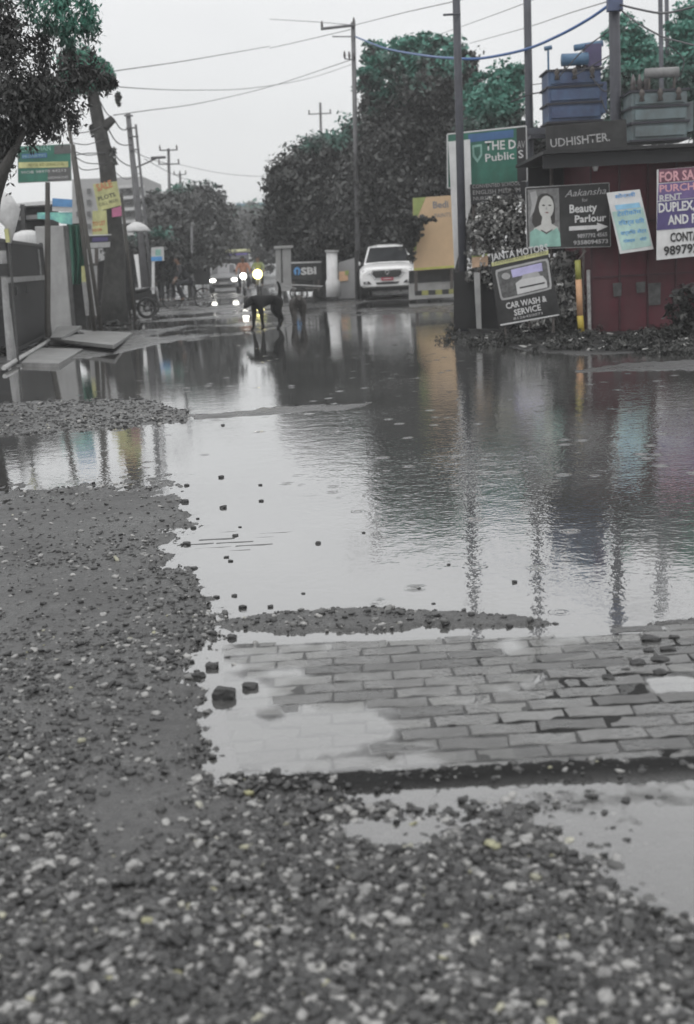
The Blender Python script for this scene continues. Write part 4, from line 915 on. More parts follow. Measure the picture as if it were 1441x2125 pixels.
for k_, q_ in enumerate((((1160, 160), (1215, 100), (1272, 60)), ((1190, 158), (1240, 130), (1274, 110)), ((1225, 156), (1255, 190), (1276, 170)), ((1246, 200), (1262, 235), (1278, 215)), ((1330, 190), (1300, 205), (1280, 150)), ((1350, 205), (1312, 250), (1282, 240)), ((1390, 190), (1420, 130), (1384, 90)))):
    wire([(a_, b_, 23.2-.9*(a_ > 1300)) for a_, b_ in q_], ['first', 'second', 'third', 'fourth', 'fifth', 'sixth', 'seventh'][k_]+' loose jumper cable between transformers and poles, counted from the left', wire_m, .012, 'jumper cables at the transformers')
bt_m = mat('tank_blue', (.065, .07, .16), .45, .3, 2.0, dirt=.35, col2=(.07, .12, .20)); bt_c = mat('tank_steel_blue', (.08, .16, .26), .4, .2, 3)
tr, h, s = transformer('transformer', 'blue transformer with a round conservator drum on top', 1141, 1246, 252, 154, 23.6, bt_m, bt_c, dict(cx=5, cy=22, cw=52, cr=12, bx=18))
MB().box((.42, .4, h+.28), (.30, .3, .40)).build('side_box', mat('box_violet', (.08, .07, .14), .5), tr, bevel=.01)
MB().tube([(.08, .4, h+.44), (.62, .4, h+.50)], .06, 12).build('upper_drum', bt_c, tr, True)
MB().tube([(-.43, .3, h), (-.43, .3, h+.42)], .02, 8).build('vent_pipe', bt_c, tr); MB().tube([(-.5, .3, h+.44), (-.36, .3, h+.46)], .04, 8).build('vent_cap', bt_c, tr)
gt = mat('tank_grey', (.14, .145, .15), .5, .35, 2.5, dirt=.35, col2=(.13, .18, .19)); gc = mat('drum_grey', (.20, .20, .20), .5, .2)
tr2, h2, s2 = transformer('transformer', 'grey transformer with stained fins beside the right hand pole', 1314, 1424, 290, 196, 21.6, gt, gc, dict(cx=10, cy=36, cw=66, cr=10, bx=-40))
for (nm, lab, x0, x1, yb, Y) in (('platform', 'steel platform carrying the blue transformer', 1092, 1284, 254, 23.6), ('platform', 'steel platform carrying the grey transformer', 1290, 1450, 292, 21.6)):
    c = P((x0+x1)/2, yb+2, Y); w = (x1-x0)*Y/F; pr = thing(nm, lab, 'platform', (c.x, c.y, c.z-.12))
    MB().box((0, -.12, .0), (w, .09, .12)).build('beam', steel, pr); MB().box((0, .72, .0), (w, .09, .12)).build('beam', steel, pr)
    for sx_ in (-.42, .42):
        MB().tube([(w*sx_, .3, -.06), (w*sx_, .3, -c.z)], .06, 8).build('leg', steel, pr)
        MB().box((w*sx_, .3, -.09), (.08, .9, .06)).build('bearer', steel, pr)

# ---------------------------------------------------------------- left side: gate, walls, slabs
ga, gb = G(22, 742), G(105, 700)
gdir = Vector((gb.x-ga.x, gb.y-ga.y, 0)); gl = gdir.length; gy = math.atan2(gdir.y, gdir.x)
gt0 = thing('metal_gate', 'dark sheet metal gate standing at the left edge', 'gate', ga, gy)
gdark = mat('gate_sheet', (.016, .016, .017), .5, .35, 1.2); gfr = mat('gate_frame', (.05, .05, .05), .5, .3)
gh = 2.02
MB().box((gl/2, 0, gh/2+.05), (gl, .02, gh-.1)).build('leaf', gdark, gt0)
mb = MB()
for z_ in (.08, gh): mb.box((gl/2, 0, z_), (gl, .07, .06))
for x_ in (0, gl): mb.box((x_, 0, gh/2+.02), (.07, .075, gh+.1))
mb.build('gate_frame', gfr, gt0)
MB().box((gl*.5, -.03, gh*.66), (gl-.1, .05, .10)).build('cross_rail', mat('rail_grey', (.22, .22, .22), .5, .3), gt0)
MB().box((gl*.86, -.03, gh*.82), (.12, .03, .55)).build('white_strip', mat('rail_grey', (.22, .22, .22), .5, .3), gt0)
for x_ in (1.2, 2.6): MB().tube([(x_, -.06, 1.2), (x_, -.06, 1.05)], .02, 6).build('handle', gfr, gt0)
for (a_, y0, y1, Y, r) in ((6, 520, 770, 20.5, .055), (16, 640, 770, 20.8, .05)):
    p_ = thing('white_pipe', 'pale upright pipe at the left edge, '+('the taller one' if a_ == 6 else 'the shorter one by the gate'), 'pipe', (P(a_+14, y1, Y).x, Y, 0)); o = Vector(p_.location)
    MB().tube([P(a_+18, y1, Y)-o, P(a_+8, (y0+y1)/2, Y)-o, P(a_, y0, Y)-o], r, 10).build('shaft', mat('pipe_pale', (.3, .3, .3), .5, .3, 6, dirt=.5), p_)
    MB().box((P(a_+3, 560, Y)-o), (.2, .14, .2)).build('clamp', black, p_) if a_ == 6 else None
dk = thing('dark_shutter', 'dark shutter behind the pale pipes at the very left edge', 'shutter', (P(-40, 770, 22.2).x, 22.2, 0))
quadat('leaf', [(-160, 500), (14, 497), (24, 752), (-160, 800)], 22.2, gdark, dk, .04); quadat('rail', [(-160, 640), (16, 634), (17, 642), (-160, 648)], 22.17, gfr, dk, .03)
conc = mat('concrete', (.33, .33, .328), .7, .22, 1.6, bump=.4, dirt=.35); conc2 = mat('concrete_pale', (.38, .38, .375), .5, .2, 3, bump=.3, dirt=.3)
wl = thing('boundary_wall', 'plain grey concrete wall beside the gate', 'wall', (P(112, 685, 29).x, 29, 0)); o = Vector(wl.location)
MB().prism([P(72, 470, 29)-o, P(131, 468, 29)-o, P(150, 690, 29)-o, P(96, 700, 29)-o], (0, .2, 0)).build('wall', conc, wl, bevel=.02)
MB().prism([P(131.5, 468, 29.05)-o, P(138, 468, 29.05)-o, P(155, 690, 29.05)-o, P(150.5, 690, 29.05)-o], (0, .2, 0)).build('side_pier', mat('pier_dark', (.1, .1, .1), .7, .3), wl)
w2_ = thing('water_tank', 'white round water tank behind the gate', 'tank', (P(58, 500, 31).x, 31, P(58, 512, 31).z)); 
MB().tube([(0, 0, -.15), (0, 0, .25), (0, 0, .34), (0, 0, .40)], [.36, .36, .30, .12], 20).build('drum', white, w2_, True); MB().tube([(0, 0, -.15), (0, 0, -2)], .2, 10).build('stand', conc, w2_)
# shop stall with awnings behind the gate
st = thing('shop_shed', 'dark shop shed with pale awning edges behind the gate', 'shed', (P(60, 460, 33).x, 33, 0)); o = Vector(st.location)
quadat('wall', [(20, 425), (100, 421), (110, 640), (30, 640)], 33, mat('shed_dark', (.03, .03, .03), .7, .4), st, 1.2)
quadat('awning', [(8, 424), (104, 416), (108, 424), (14, 430)], 32.2, white, st, .8); quadat('awning', [(20, 450), (104, 443), (108, 452), (24, 458)], 32.1, mat('awning_grey', (.2, .2, .2), .6), st, .8)
quadat('post', [(42, 424), (50, 424), (56, 520), (47, 520)], 31.9, gfr, st, .1)
um = thing('shop_parasol', 'folded white shop parasol with a yellow stripe at the left edge', 'parasol', (P(14, 760, 19.5).x, 19.5, 0)); o = Vector(um.location)
MB().tube([P(20, 505, 19.5)-o, P(22, 470, 19.5)-o, P(14, 440, 19.5)-o, P(6, 410, 19.5)-o, P(2, 395, 19.5)-o], [.03, .09, .22, .14, .02], 14).build('canopy', mat('cloth_white', (.5, .5, .5), .8, .25, 5, bump=.4), um, True)
MB().tube([P(17, 503, 19.4)-o, P(13, 475, 19.4)-o], .035, 8).build('stripe', yellow, um); MB().tube([P(24, 560, 19.5)-o, P(20, 500, 19.5)-o], .02, 8).build('pole', gfr, um)
MB().tube([P(24, 560, 19.5)-o, P(40, 775, 19.5)-o], .02, 8).build('pole', gfr, um)
gc_ = thing('tarpaulin', 'green tarpaulin hanging behind the grey wall', 'tarpaulin', (P(160, 530, 30).x, 30, 0)); o = Vector(gc_.location)
xs = np.linspace(0, 1, 15); V = []; Fc = []
for j, v_ in enumerate(np.linspace(0, 1, 9)):
    for i, u_ in enumerate(xs):
        xl = 139+v_*12; xr = 167+v_*14-max(0, v_-.6)*34; p_ = P(xl+(xr-xl)*u_, 466+(590-466)*v_, 30+.12*math.sin(u_*16+v_*2)); V.append(p_-o)
for j in range(8):
    for i in range(14): Fc.append((j*15+i, j*15+i+1, j*15+i+16, j*15+i+15))
mb = MB(); mb.v = [tuple(v) for v in V]; mb.f = Fc; mb.build('cloth', mat('tarp_green', (.03, .13, .09), .6, .35, 2.5), gc_, True)
MB().tube([P(139, 466, 30.15)-o, P(168, 464, 30.15)-o], .02, 6).build('rail', gfr, gc_); MB().tube([P(166, 466, 30.2)-o, P(184, 690, 30.2)-o], .04, 6).build('post', gfr, gc_)
dw = thing('sheet_hoarding', 'dark hoarding behind the painted marker posts on the left', 'fence', (P(190, 660, 31).x, 31, 0))
quadat('sheet', [(150, 590), (178, 552), (276, 520), (283, 640), (240, 655), (158, 690)], 34.2, mat('hoarding_dark', (.03, .03, .03), .7, .4), dw, .05)
for (x0, x1, nm, Y) in ((170, 182, 'left', 29.2), (186, 200, 'right', 29.0)):
    mp_ = thing('marker_post', ('white post with a yellow top by the green tarpaulin' if nm == 'left' else 'all white post right of the yellow topped one'), 'post', (P((x0+x1)/2+4, 650, Y).x, Y, 0), 0, None)
    quadat('shaft', [(x0, 585), (x1, 585), (x1+1, 655), (x0+8, 655)], Y, mat('post_pale', (.34, .34, .34), .6, .3, 6, dirt=.5), mp_, .12)
    quadat('cap', [(x0-1, 552), (x1, 552), (x1, 585), (x0, 585)], Y, yellow if nm == 'left' else offw, mp_, .12)
sl_m = mat('slab_concrete', (.2, .2, .198), .45, .35, 3, bump=.5, dirt=.5)
def slab(label, pts, z0, z1, m, th=.07):
    q = [G(a, b_, z) for (a, b_), z in zip(pts, (z0, z1, z1, z0))]; c = sum(q, Vector())/4
    o = MB().prism([p-c for p in q], (0, 0, -th)).build('concrete_slab', m, None, bevel=.01); o.location = c; return tag(o, label, 'slab', 'concrete slabs on the left bank')
slab('pale concrete slab jutting over the water, nearer to the camera', [(45, 752), (76, 721), (173, 724), (122, 754)], .06, .05, sl_m)
slab('pale concrete slab bridging the bank below the wall, the farther one', [(108, 702), (150, 684), (276, 690), (236, 716)], .16, .06, sl_m)
slab('small grey slab tucked between the gate foot and the farther slab', [(104, 700), (120, 676), (170, 676), (128, 700)], .2, .22, sl_m)
kb = thing('kerb_stone', 'thin kerb stone running along the foot of the gate', 'kerb', (0, 0, 0)); q = [G(8, 764, .06), G(104, 706, .1), G(134, 694, .12)]
MB().tube(q, .035, 6).build('stone', conc2, kb)
# pale flats behind
fb = thing('apartment_building', 'pale grey apartment block behind the leaning trunk', 'building', (P(220, 560, 75).x, 75, 0)); pb = mat('flat_grey', (.36, .36, .36), .7, .12, .3)
quadat('wall', [(150, 372), (205, 370), (296, 366), (318, 620), (150, 620)], 75, pb, fb, 8)
wmat = mat('window_dark', (.10, .10, .10), .3)
for yy in (385, 408, 432, 458, 484):
    quadat('balcony', [(245, yy), (294, yy-3), (295, yy+3), (245, yy+6)], 73.8, mat('balcony_pale', (.5, .5, .5), .6), fb, 1.1)
    for xx in (158, 180, 248, 262, 278):
        quadat('window', [(xx, yy+7), (xx+8, yy+6), (xx+9, yy+17), (xx+1, yy+18)], 74.8, wmat, fb, .1)
fb2 = thing('far_building', 'faint blue roofed building at the far end of the road', 'building', (P(517, 560, 170).x, 170, 0))
quadat('wall', [(494, 434), (546, 434), (546, 560), (494, 560)], 170, pb, fb2, 10); quadat('roof', [(490, 422), (549, 421), (549, 434), (490, 435)], 168, mat('roof_blue', (.16, .27, .42), .5), fb2, 14)
# right: pillars, painted wall, kerb
for (pts, Y, lab) in (([(572, 516), (583, 514), (584, 590), (573, 590)], 48, 'grey gate pillar left of the bank board, the farther one'), ([(586, 515), (604, 514), (605, 590), (588, 590)], 47.4, 'grey gate pillar touching the bank board'),
                      ([(438, 517), (461, 516), (461, 570), (438, 570)], 66, 'bright white gate pillar behind the small car')):
    pr = thing('gate_pillar', lab, 'pillar', (P((pts[0][0]+pts[1][0])/2, 590, Y).x, Y, 0)); mm = conc if Y < 60 else white
    quadat('shaft', pts, Y, mm, pr, .5); x0, x1, y0 = pts[0][0], pts[1][0], pts[0][1]
    quadat('cap', [(x0-3, y0-5), (x1+4, y0-6), (x1+4, y0-1.2), (x0-3, y0-.2)], Y-.1, white if Y > 60 else conc2, pr, .7)
    quadat('plinth', [(x0-1, 588), (x1+2, 588), (x1+2, 604), (x0-1, 604)] if Y < 60 else [(x0-1, 570.3), (x1+1, 570.3), (x1+1, 590), (x0-1, 590)], Y, conc, pr, .52)
pw_ = thing('painted_pillar', 'stout rounded white pillar left of the pickup', 'pillar', (P(692, 612, 42).x, 42, 0)); o = Vector(pw_.location)
MB().tube([P(692, 616, 42)-o, P(691, 583, 42)-o, P(690, 580, 42)-o, P(689, 523, 42)-o], [.24, .24, .19, .19], 16).build('shaft', white, pw_, True)
MB().tube([P(689, 523, 42)-o, P(689, 519, 42)-o], .24, 16).build('cap', offw, pw_)
wv = thing('low_wall', 'pale wall with an orange sticker between pillar and pickup', 'wall', (P(720, 618, 42.4).x, 42.4, 0))
quadat('wall', [(702, 545), (738, 535), (739, 619), (703, 620)], 42.4, mat('wall_pale', (.34, .34, .345), .6, .15, 1.5, dirt=.3), wv, .3); quadat('sticker', [(704, 564), (722, 562), (723, 582), (704, 584)], 42.36, mat('sticker_peach', (.75, .48, .30), .5), wv, .02)
quadat('leaf_mark', [(716, 562), (724, 561), (724, 570), (717, 571)], 42.33, mat('bill_olive', (.3, .36, .12), .5), wv, .02)
dp_ = thing('dark_post', 'slim dark post between the pale wall and the pickup', 'post', (P(741, 620, 41.6).x, 41.6, 0)); o = Vector(dp_.location)
MB().tube([P(742, 624, 41.6)-o, P(740, 520, 41.6)-o], .07, 8).build('shaft', black, dp_)
bwl = thing('low_wall', 'dark topped wall running under the orange billboard', 'wall', (P(900, 600, 37.4).x, 37.4, 0))
quadat('upper_band', [(850, 562), (944, 556), (944, 583), (850, 588)], 37.4, mat('band_dark', (.03, .03, .03), .6, .3), bwl, .3)
quadat('wall', [(850, 588.2), (944, 583.2), (944, 616), (850, 622)], 37.42, conc2, bwl, .28)
ks = thing('kerb_stone', 'yellow and black striped kerb beside the pickup', 'kerb', (P(905, 610, 36.6).x, 36.6, 0))
for i in range(6):
    x0 = 862+i*14; quadat('kerb_block', [(x0, 604-i*.7), (x0+13.8, 603.4-i*.7), (x0+13.8, 613-i*.7), (x0, 613.6-i*.7)], 36.6, mat('kerb_yellow', (.30, .30, .10), .6, .3, 6, dirt=.8) if i % 2 else black, ks, .2)
rw = thing('garden_wall', 'long dark hedge wall closing the right side of the road', 'wall', (P(700, 600, 52).x, 52, 0))
quadat('wall', [(604, 535), (960, 515), (960, 600), (604, 606)], 52, mat('garden_dark', (.05, .05, .05), .8, .4, 1), rw, .3)
lw = thing('garden_wall', 'low dark wall far on the left side of the road', 'wall', (P(360, 590, 64).x, 64, 0))
quadat('wall', [(210, 548), (436, 545), (436, 590), (210, 600)], 64, mat('garden_dark', (.05, .05, .05), .8, .4, 1), lw, .3)

# ---------------------------------------------------------------- vehicles
tyre = mat('tyre', (.02, .02, .02), .7, .2); rim_m = mat('rim', (.3, .3, .3), .3, .1, metal=.6); glass = mat('dark_glass', (.03, .032, .035), .12, .3, 3)
chrome = mat('chrome', (.55, .55, .55), .2, .1, metal=.8); cwhite = mat('car_white', (.84, .84, .84), .25, .05, 2, coat=.5); csilver = mat('car_silver', (.26, .26, .27), .3, .1, 2, coat=.5)
lampg = mat('lamp_glass', (.42, .42, .43), .15, .25, 14); trim = mat('black_trim', (.018, .018, .018), .5, .2)
lamp_on = mat('lamp_lit', (1, .98, .9), .3, 0, emit=9); lamp_y = mat('lamp_lit_yellow', (1, .88, .28), .3, 0, emit=7)
def mir(half): return [(x, y, z) for x, y, z in half]+[(-x, y, z) for x, y, z in reversed(half)]
def section(y, pts): return [(x, y, z) for x, z in pts]+[(-x, y, z) for x, z in reversed(pts)]
def wheels(root, xs_, ys_, r, w):
    for x_ in (-xs_, xs_):
        for y_ in ys_:
            tw = MB().tube([(x_-w/2, y_, r), (x_-w/2+.02, y_, r), (x_+w/2-.02, y_, r), (x_+w/2, y_, r)], [r*.9, r, r, r*.9], 22).build('wheel', tyre, root)
            MB().tube([(x_-w/2-.01, y_, r), (x_+w/2+.01, y_, r)], r*.58, 14).build('rim', rim_m, tw)
def face(root, name, pts, m, th=.012, dirv=(0, -1, 0)):
    d = Vector(dirv)*th; return MB().prism([Vector(p) for p in pts], d).build(name, m, root)
def pickup(loc, yaw):
    r = thing('pickup_truck', 'white double cab pickup parked facing the camera with a red number plate', 'pickup', loc, yaw)
    S = [section(0.0, [(.70, .44), (.80, .50), (.83, .70), (.80, .86), (.62, .98), (.30, 1.0)]),
         section(.10, [(.80, .40), (.90, .48), (.92, .72), (.90, .92), (.72, 1.06), (.34, 1.08)]),
         section(.45, [(.84, .40), (.925, .50), (.93, .78), (.92, 1.00), (.76, 1.13), (.36, 1.15)]),
         section(1.25, [(.84, .40), (.925, .50), (.93, .80), (.92, 1.06), (.80, 1.16), (.40, 1.21)]),
         section(3.35, [(.84, .40), (.925, .50), (.93, .80), (.92, 1.08), (.90, 1.12), (.40, 1.14)]),
         section(5.2, [(.84, .45), (.90, .50), (.91, .80), (.90, 1.08), (.88, 1.12), (.40, 1.12)])]
    MB().loft(S).build('body', cwhite, r, bevel=.012)
    C = [section(1.15, [(.86, 1.05), (.84, 1.10), (.80, 1.15), (.30, 1.19)]), section(1.85, [(.89, 1.05), (.85, 1.15), (.67, 1.72), (.30, 1.78)]), section(2.2, [(.89, 1.05), (.86, 1.15), (.68, 1.76), (.30, 1.82)]),
         section(3.1, [(.89, 1.05), (.86, 1.15), (.68, 1.75), (.30, 1.80)]), section(3.4, [(.89, 1.05), (.85, 1.15), (.70, 1.55), (.30, 1.6)])]
    MB().loft(C).build('cabin', cwhite, r, bevel=.015)
    face(r, 'windshield', [(-.74, 1.20, 1.215), (.74, 1.20, 1.215), (.60, 1.77, 1.70), (-.60, 1.77, 1.70)], glass, .014, (0, -.8, .6))
    for s in (-1, 1):
        MB().prism([(s*.885, 1.4, 1.16), (s*.885, 3.2, 1.16), (s*.72, 3.05, 1.64), (s*.71, 1.95, 1.66)], (s*.015, 0, .006)).build('side_window', glass, r)
        MB().ell((s*1.03, 1.32, 1.20), (.11, .07, .085)).build('mirror', cwhite, r, True); MB().tube([(s*.88, 1.35, 1.14), (s*1.0, 1.34, 1.17)], .025, 6).build('mirror_arm', trim, r)
        h = MB().loft([[(s*.46, .055, .95), (s*.50, .05, .84), (s*.80, .07, .80), (s*.86, .12, .90), (s*.84, .14, .98)], [(s*.46, .0, .95), (s*.50, -.02, .84), (s*.78, .01, .80), (s*.84, .05, .90), (s*.80, .06, .98)]]).build('headlight', lampg, r)
        face(r, 'bumper_slot', [(s*.52, -.02, .52), (s*.78, -.01, .52), (s*.80, .0, .60), (s*.62, -.02, .62)], trim); MB().ell((s*.69, -.05, .565), (.05, .02, .045), 10, 6).build('fog_lamp', lampg, r, True)
        MB().prism([(s*.932, .30, .40), (s*.932, .42, .86), (s*.932, 1.0, .92), (s*.932, 1.3, .42)], (s*.03, 0, 0)).build('wheel_arch', trim, r)
    face(r, 'grille_surround', [(-.50, -.02, .98), (.50, -.02, .98), (.56, -.02, .86), (.42, -.02, .68), (-.42, -.02, .68), (-.56, -.02, .86)], chrome, .02)
    face(r, 'grille', [(-.45, -.042, .945), (.45, -.042, .945), (.50, -.042, .85), (.38, -.042, .71), (-.38, -.042, .71), (-.50, -.042, .85)], trim, .01)
    mb = MB()
    for z_ in (.90, .85, .80, .75): mb.box((0, -.057, z_), (.82-.02*(9-z_*10), .008, .010))
    mb.build('grille_bar', mat('bar_grey', (.12, .12, .12), .4), r)
    MB().ring((0, -.07, .88), .06, .012, 'y').build('emblem', chrome, r, True)
    face(r, 'lower_grille', [(-.40, -.015, .57), (.40, -.015, .57), (.34, -.015, .50), (-.34, -.015, .50)], trim)
    face(r, 'skid_plate', [(-.46, .02, .46), (.46, .02, .46), (.38, .04, .40), (-.38, .04, .40)], mat('skid_grey', (.2, .2, .2), .4))
    p = face(r, 'number_plate', [(-.20, -.065, .72), (.20, -.065, .72), (.20, -.065, .62), (-.20, -.065, .62)], mat('plate_red', (.35, .02, .05), .4), .01); face(r, 'plate_text', [(-.14, -.076, .69), (.14, -.076, .69), (.14, -.076, .665), (-.14, -.076, .665)], white, .002)
    MB().box((0, 2.6, .38), (1.5, 4.6, .2)).build('underbody', trim, r)
    for s in (-1, 1): MB().tube([(s*.35, 1.19, 1.225), (s*.05, 1.24, 1.27)], .012, 5).build('wiper', trim, r)
    wheels(r, .80, (.86, 4.1), .37, .24); return r
g = G(806, 622); pickup((g.x, g.y, .012), R(-4))
def small_car(loc, yaw):
    r = thing('hatchback_car', 'small silver car driving towards the camera with both headlights on', 'car', loc, yaw)
    S = [section(0.0, [(.60, .28), (.70, .34), (.74, .52), (.68, .70), (.3, .76)]), section(.15, [(.70, .24), (.77, .32), (.79, .55), (.75, .78), (.3, .84)]),
         section(.95, [(.72, .24), (.80, .34), (.81, .60), (.78, .90), (.3, .98)]), section(3.4, [(.72, .26), (.80, .36), (.80, .62), (.77, .94), (.3, 1.0)])]
    MB().loft(S).build('body', csilver, r, bevel=.01)
    C = [section(.85, [(.76, .86), (.72, .92), (.3, .96)]), section(1.45, [(.77, .86), (.60, 1.40), (.3, 1.46)]), section(2.7, [(.77, .88), (.60, 1.42), (.3, 1.48)]), section(3.35, [(.75, .88), (.62, 1.0), (.3, 1.05)])]
    MB().loft(C).build('cabin', csilver, r, bevel=.01)
    face(r, 'windshield', [(-.64, .90, .985), (.64, .90, .985), (.53, 1.40, 1.40), (-.53, 1.40, 1.40)], mat('wet_glass', (.10, .10, .105), .15, .4, 4), .012, (0, -.7, .7))
    for s in (-1, 1):
        MB().ell((s*.56, .0, .64), (.15, .06, .09), 14, 8).build('headlight', lamp_on, r, True); MB().ell((s*.86, .95, .95), (.08, .05, .06)).build('mirror', csilver, r, True)
        face(r, 'fog_slot', [(s*.44, -.01, .34), (s*.64, .02, .34), (s*.64, .02, .42), (s*.44, -.01, .42)], trim)
    face(r, 'grille', [(-.36, -.01, .70), (.36, -.01, .70), (.32, -.01, .60), (-.32, -.01, .60)], trim); face(r, 'grille_bar', [(-.34, -.024, .66), (.34, -.024, .66), (.34, -.024, .64), (-.34, -.024, .64)], chrome, .005)
    face(r, 'number_plate', [(-.22, -.015, .53), (.22, -.015, .53), (.22, -.015, .44), (-.22, -.015, .44)], white); face(r, 'lower_grille', [(-.45, -.004, .40), (.45, -.004, .40), (.40, -.004, .30), (-.40, -.004, .30)], trim)
    wheels(r, .70, (.60, 2.85), .27, .16); return r
g = G(466, 607); small_car((g.x, g.y, .0), R(3))
# bus far behind
g = G(487, 590); bu = thing('minibus', 'distant minibus with a pale yellow roof and a violet band', 'bus', (P(491, 560, 84).x, 84, 0), 0)
MB().box((0, 2.5, .95), (1.9, 5, 1.1)).build('body', csilver, bu, bevel=.06); face(bu, 'windshield', [(-.8, -.01, 1.2), (.8, -.01, 1.2), (.72, -.01, 1.78), (-.72, -.01, 1.78)], glass)
MB().box((0, 2.5, 1.78), (1.8, 4.9, .56)).build('upper_body', csilver, bu, bevel=.05); MB().box((0, 2.5, 2.30), (2.0, 5.1, .2)).build('roof', mat('roof_cream', (.7, .7, .42), .5), bu, bevel=.06)
MB().box((0, -.03, 2.08), (1.7, .05, .1)).build('violet_band', mat('band_violet', (.22, .18, .5), .5), bu); wheels(bu, .8, (.8, 4.2), .38, .22)

# ---------------------------------------------------------------- people and animals: one skinned surface each
def skin(name, V, E, Rr, m, parent, sub=2, loc=(0, 0, 0)):
    me = bpy.data.meshes.new(name); me.from_pydata([tuple(v) for v in V], E, []); me.update()
    o = bpy.data.objects.new(name, me); COL.objects.link(o)
    o.modifiers.new('s', 'SKIN'); sv = me.skin_vertices[0].data
    for i, r in enumerate(Rr): sv[i].radius = (r, r) if not hasattr(r, '__len__') else r
    sv[0].use_root = True
    sb = o.modifiers.new('u', 'SUBSURF'); sb.levels = sub; sb.render_levels = sub
    dg = bpy.context.evaluated_depsgraph_get(); nm = bpy.data.meshes.new_from_object(o.evaluated_get(dg))
    bpy.data.objects.remove(o); bpy.data.meshes.remove(me); nm.name = name
    nm.materials.clear()
    return link_mesh(name, nm, m, parent, True)
skinm = mat('skin_brown', (.16, .095, .065), .5, .1); hair = mat('hair_black', (.012, .012, .012), .5)
def person(label, loc, yaw, J, shirt, trousers, group=None, helmet=None, skirt=False):
    """J: joints in metres. Keys: pel, chest, neck, head, shL, elL, haL, hiL, knL, anL, toL and the same with R"""
    r = thing('person', label, 'person', loc, yaw, group); J = {k: Vector(v) for k, v in J.items()}
    V = [J['pel'], J['pel'].lerp(J['chest'], .5), J['chest'], J['neck'], J['head']-Vector((0, 0, .07)), J['head']+Vector((0, 0, .03)), J['head']+Vector((0, 0, .10))]
    E = [(0, 1), (1, 2), (2, 3), (3, 4), (4, 5), (5, 6)]; Rr = [(.14, .11), (.125, .10), (.15, .11), .052, .075, .085, .06]
    for s in 'LR':
        b0 = len(V); V += [J['sh'+s], J['el'+s], J['ha'+s], J['ha'+s]+(J['ha'+s]-J['el'+s]).normalized()*.08]; E += [(2, b0), (b0, b0+1), (b0+1, b0+2), (b0+2, b0+3)]; Rr += [.055, .042, .03, .034]
        d = (J['ha'+s]-J['el'+s]).normalized(); sd = d.cross(Vector((0, 0, 1)) if abs(d.z) < .9 else Vector((0, 1, 0))).normalized()
        for k, (off, ln) in enumerate(((-.030, .065), (-.010, .078), (.010, .072), (.028, .055))):
            a = len(V); V += [V[b0+3]+sd*off+d*.02, V[b0+3]+sd*off*1.1+d*(.02+ln*.6)-Vector((0, 0, .012)), V[b0+3]+sd*off*1.1+d*(.02+ln)-Vector((0, 0, .032))]; E += [(b0+3, a), (a, a+1), (a+1, a+2)]; Rr += [.009, .009, .007]
        a = len(V); V += [V[b0+2]+sd*-.045+d*.04, V[b0+2]+sd*-.055+d*.07-Vector((0, 0, .02))]; E += [(b0+2, a), (a, a+1)]; Rr += [.011, .009]
        b1_ = len(V); V += [J['hi'+s], J['kn'+s], J['an'+s], J['to'+s]]; E += [(0, b1_), (b1_, b1_+1), (b1_+1, b1_+2), (b1_+2, b1_+3)]; Rr += [.08, .055, .04, .035]
    skin('body', V, E, Rr, skinm, r, 1)
    V = [J['chest'], J['pel']+(J['chest']-J['pel'])*.45, J['pel'], J['neck']-Vector((0, 0, .04))]; E = [(0, 1), (1, 2), (0, 3)]; Rr = [(.175, .13), (.155, .125), (.17, .14), .075]
    for s in 'LR':
        b0 = len(V); V += [J['sh'+s], J['el'+s], J['el'+s].lerp(J['ha'+s], .75)]; E += [(0, b0), (b0, b0+1), (b0+1, b0+2)]; Rr += [.078, .06, .05]
    skin('shirt', V, E, Rr, shirt, r, 2)
    V = [J['pel']]; E = []; Rr = [(.16, .13)]
    for s in 'LR':
        b0 = len(V); V += [J['hi'+s], J['kn'+s], J['an'+s]+Vector((0, 0, .04))]; E += [(0, b0), (b0, b0+1), (b0+1, b0+2)]; Rr += [.105, .078, .07]
    skin('trousers', V, E, Rr, trousers, r, 2)
    h = J['head']; fy = (J['toL']+J['toR']-J['anL']-J['anR']); fy.z = 0; f_ = fy.normalized() if fy.length > .01 else Vector((0, -1, 0))
    if helmet: MB().ell(tuple(h+Vector((0, 0, .045))-f_*.015), (.135, .14, .135), 16, 10).build('helmet', helmet, r, True)
    else: MB().ell(tuple(h+Vector((0, 0, .06))-f_*.03), (.098, .10, .095), 14, 8).build('hair', hair, r, True)
    side = f_.cross(Vector((0, 0, 1)))
    for k in (-1, 1):
        MB().ell(tuple(h+f_*.088+side*.032*k+Vector((0, 0, .01))), (.013, .013, .010), 8, 6).build('eye', hair, r, True)
        MB().ell(tuple(h+side*.09*k), (.02, .02, .03), 8, 6).build('ear', skinm, r, True)
    MB().ell(tuple(h+f_*.10-Vector((0, 0, .025))), (.018, .022, .022), 8, 6).build('nose', skinm, r, True)
    MB().ell(tuple(h+f_*.088-Vector((0, 0, .065))), (.028, .012, .008), 8, 6).build('mouth', mat('lip', (.14, .06, .05), .5), r, True)
    for s in 'LR':
        MB().ell(tuple(J['an'+s].lerp(J['to'+s], .5)-Vector((0, 0, .02))), (.05 if abs(f_.y) > .5 else .13, .13 if abs(f_.y) > .5 else .05, .045), 12, 6).build('shoe', trim, r, True)
    return r
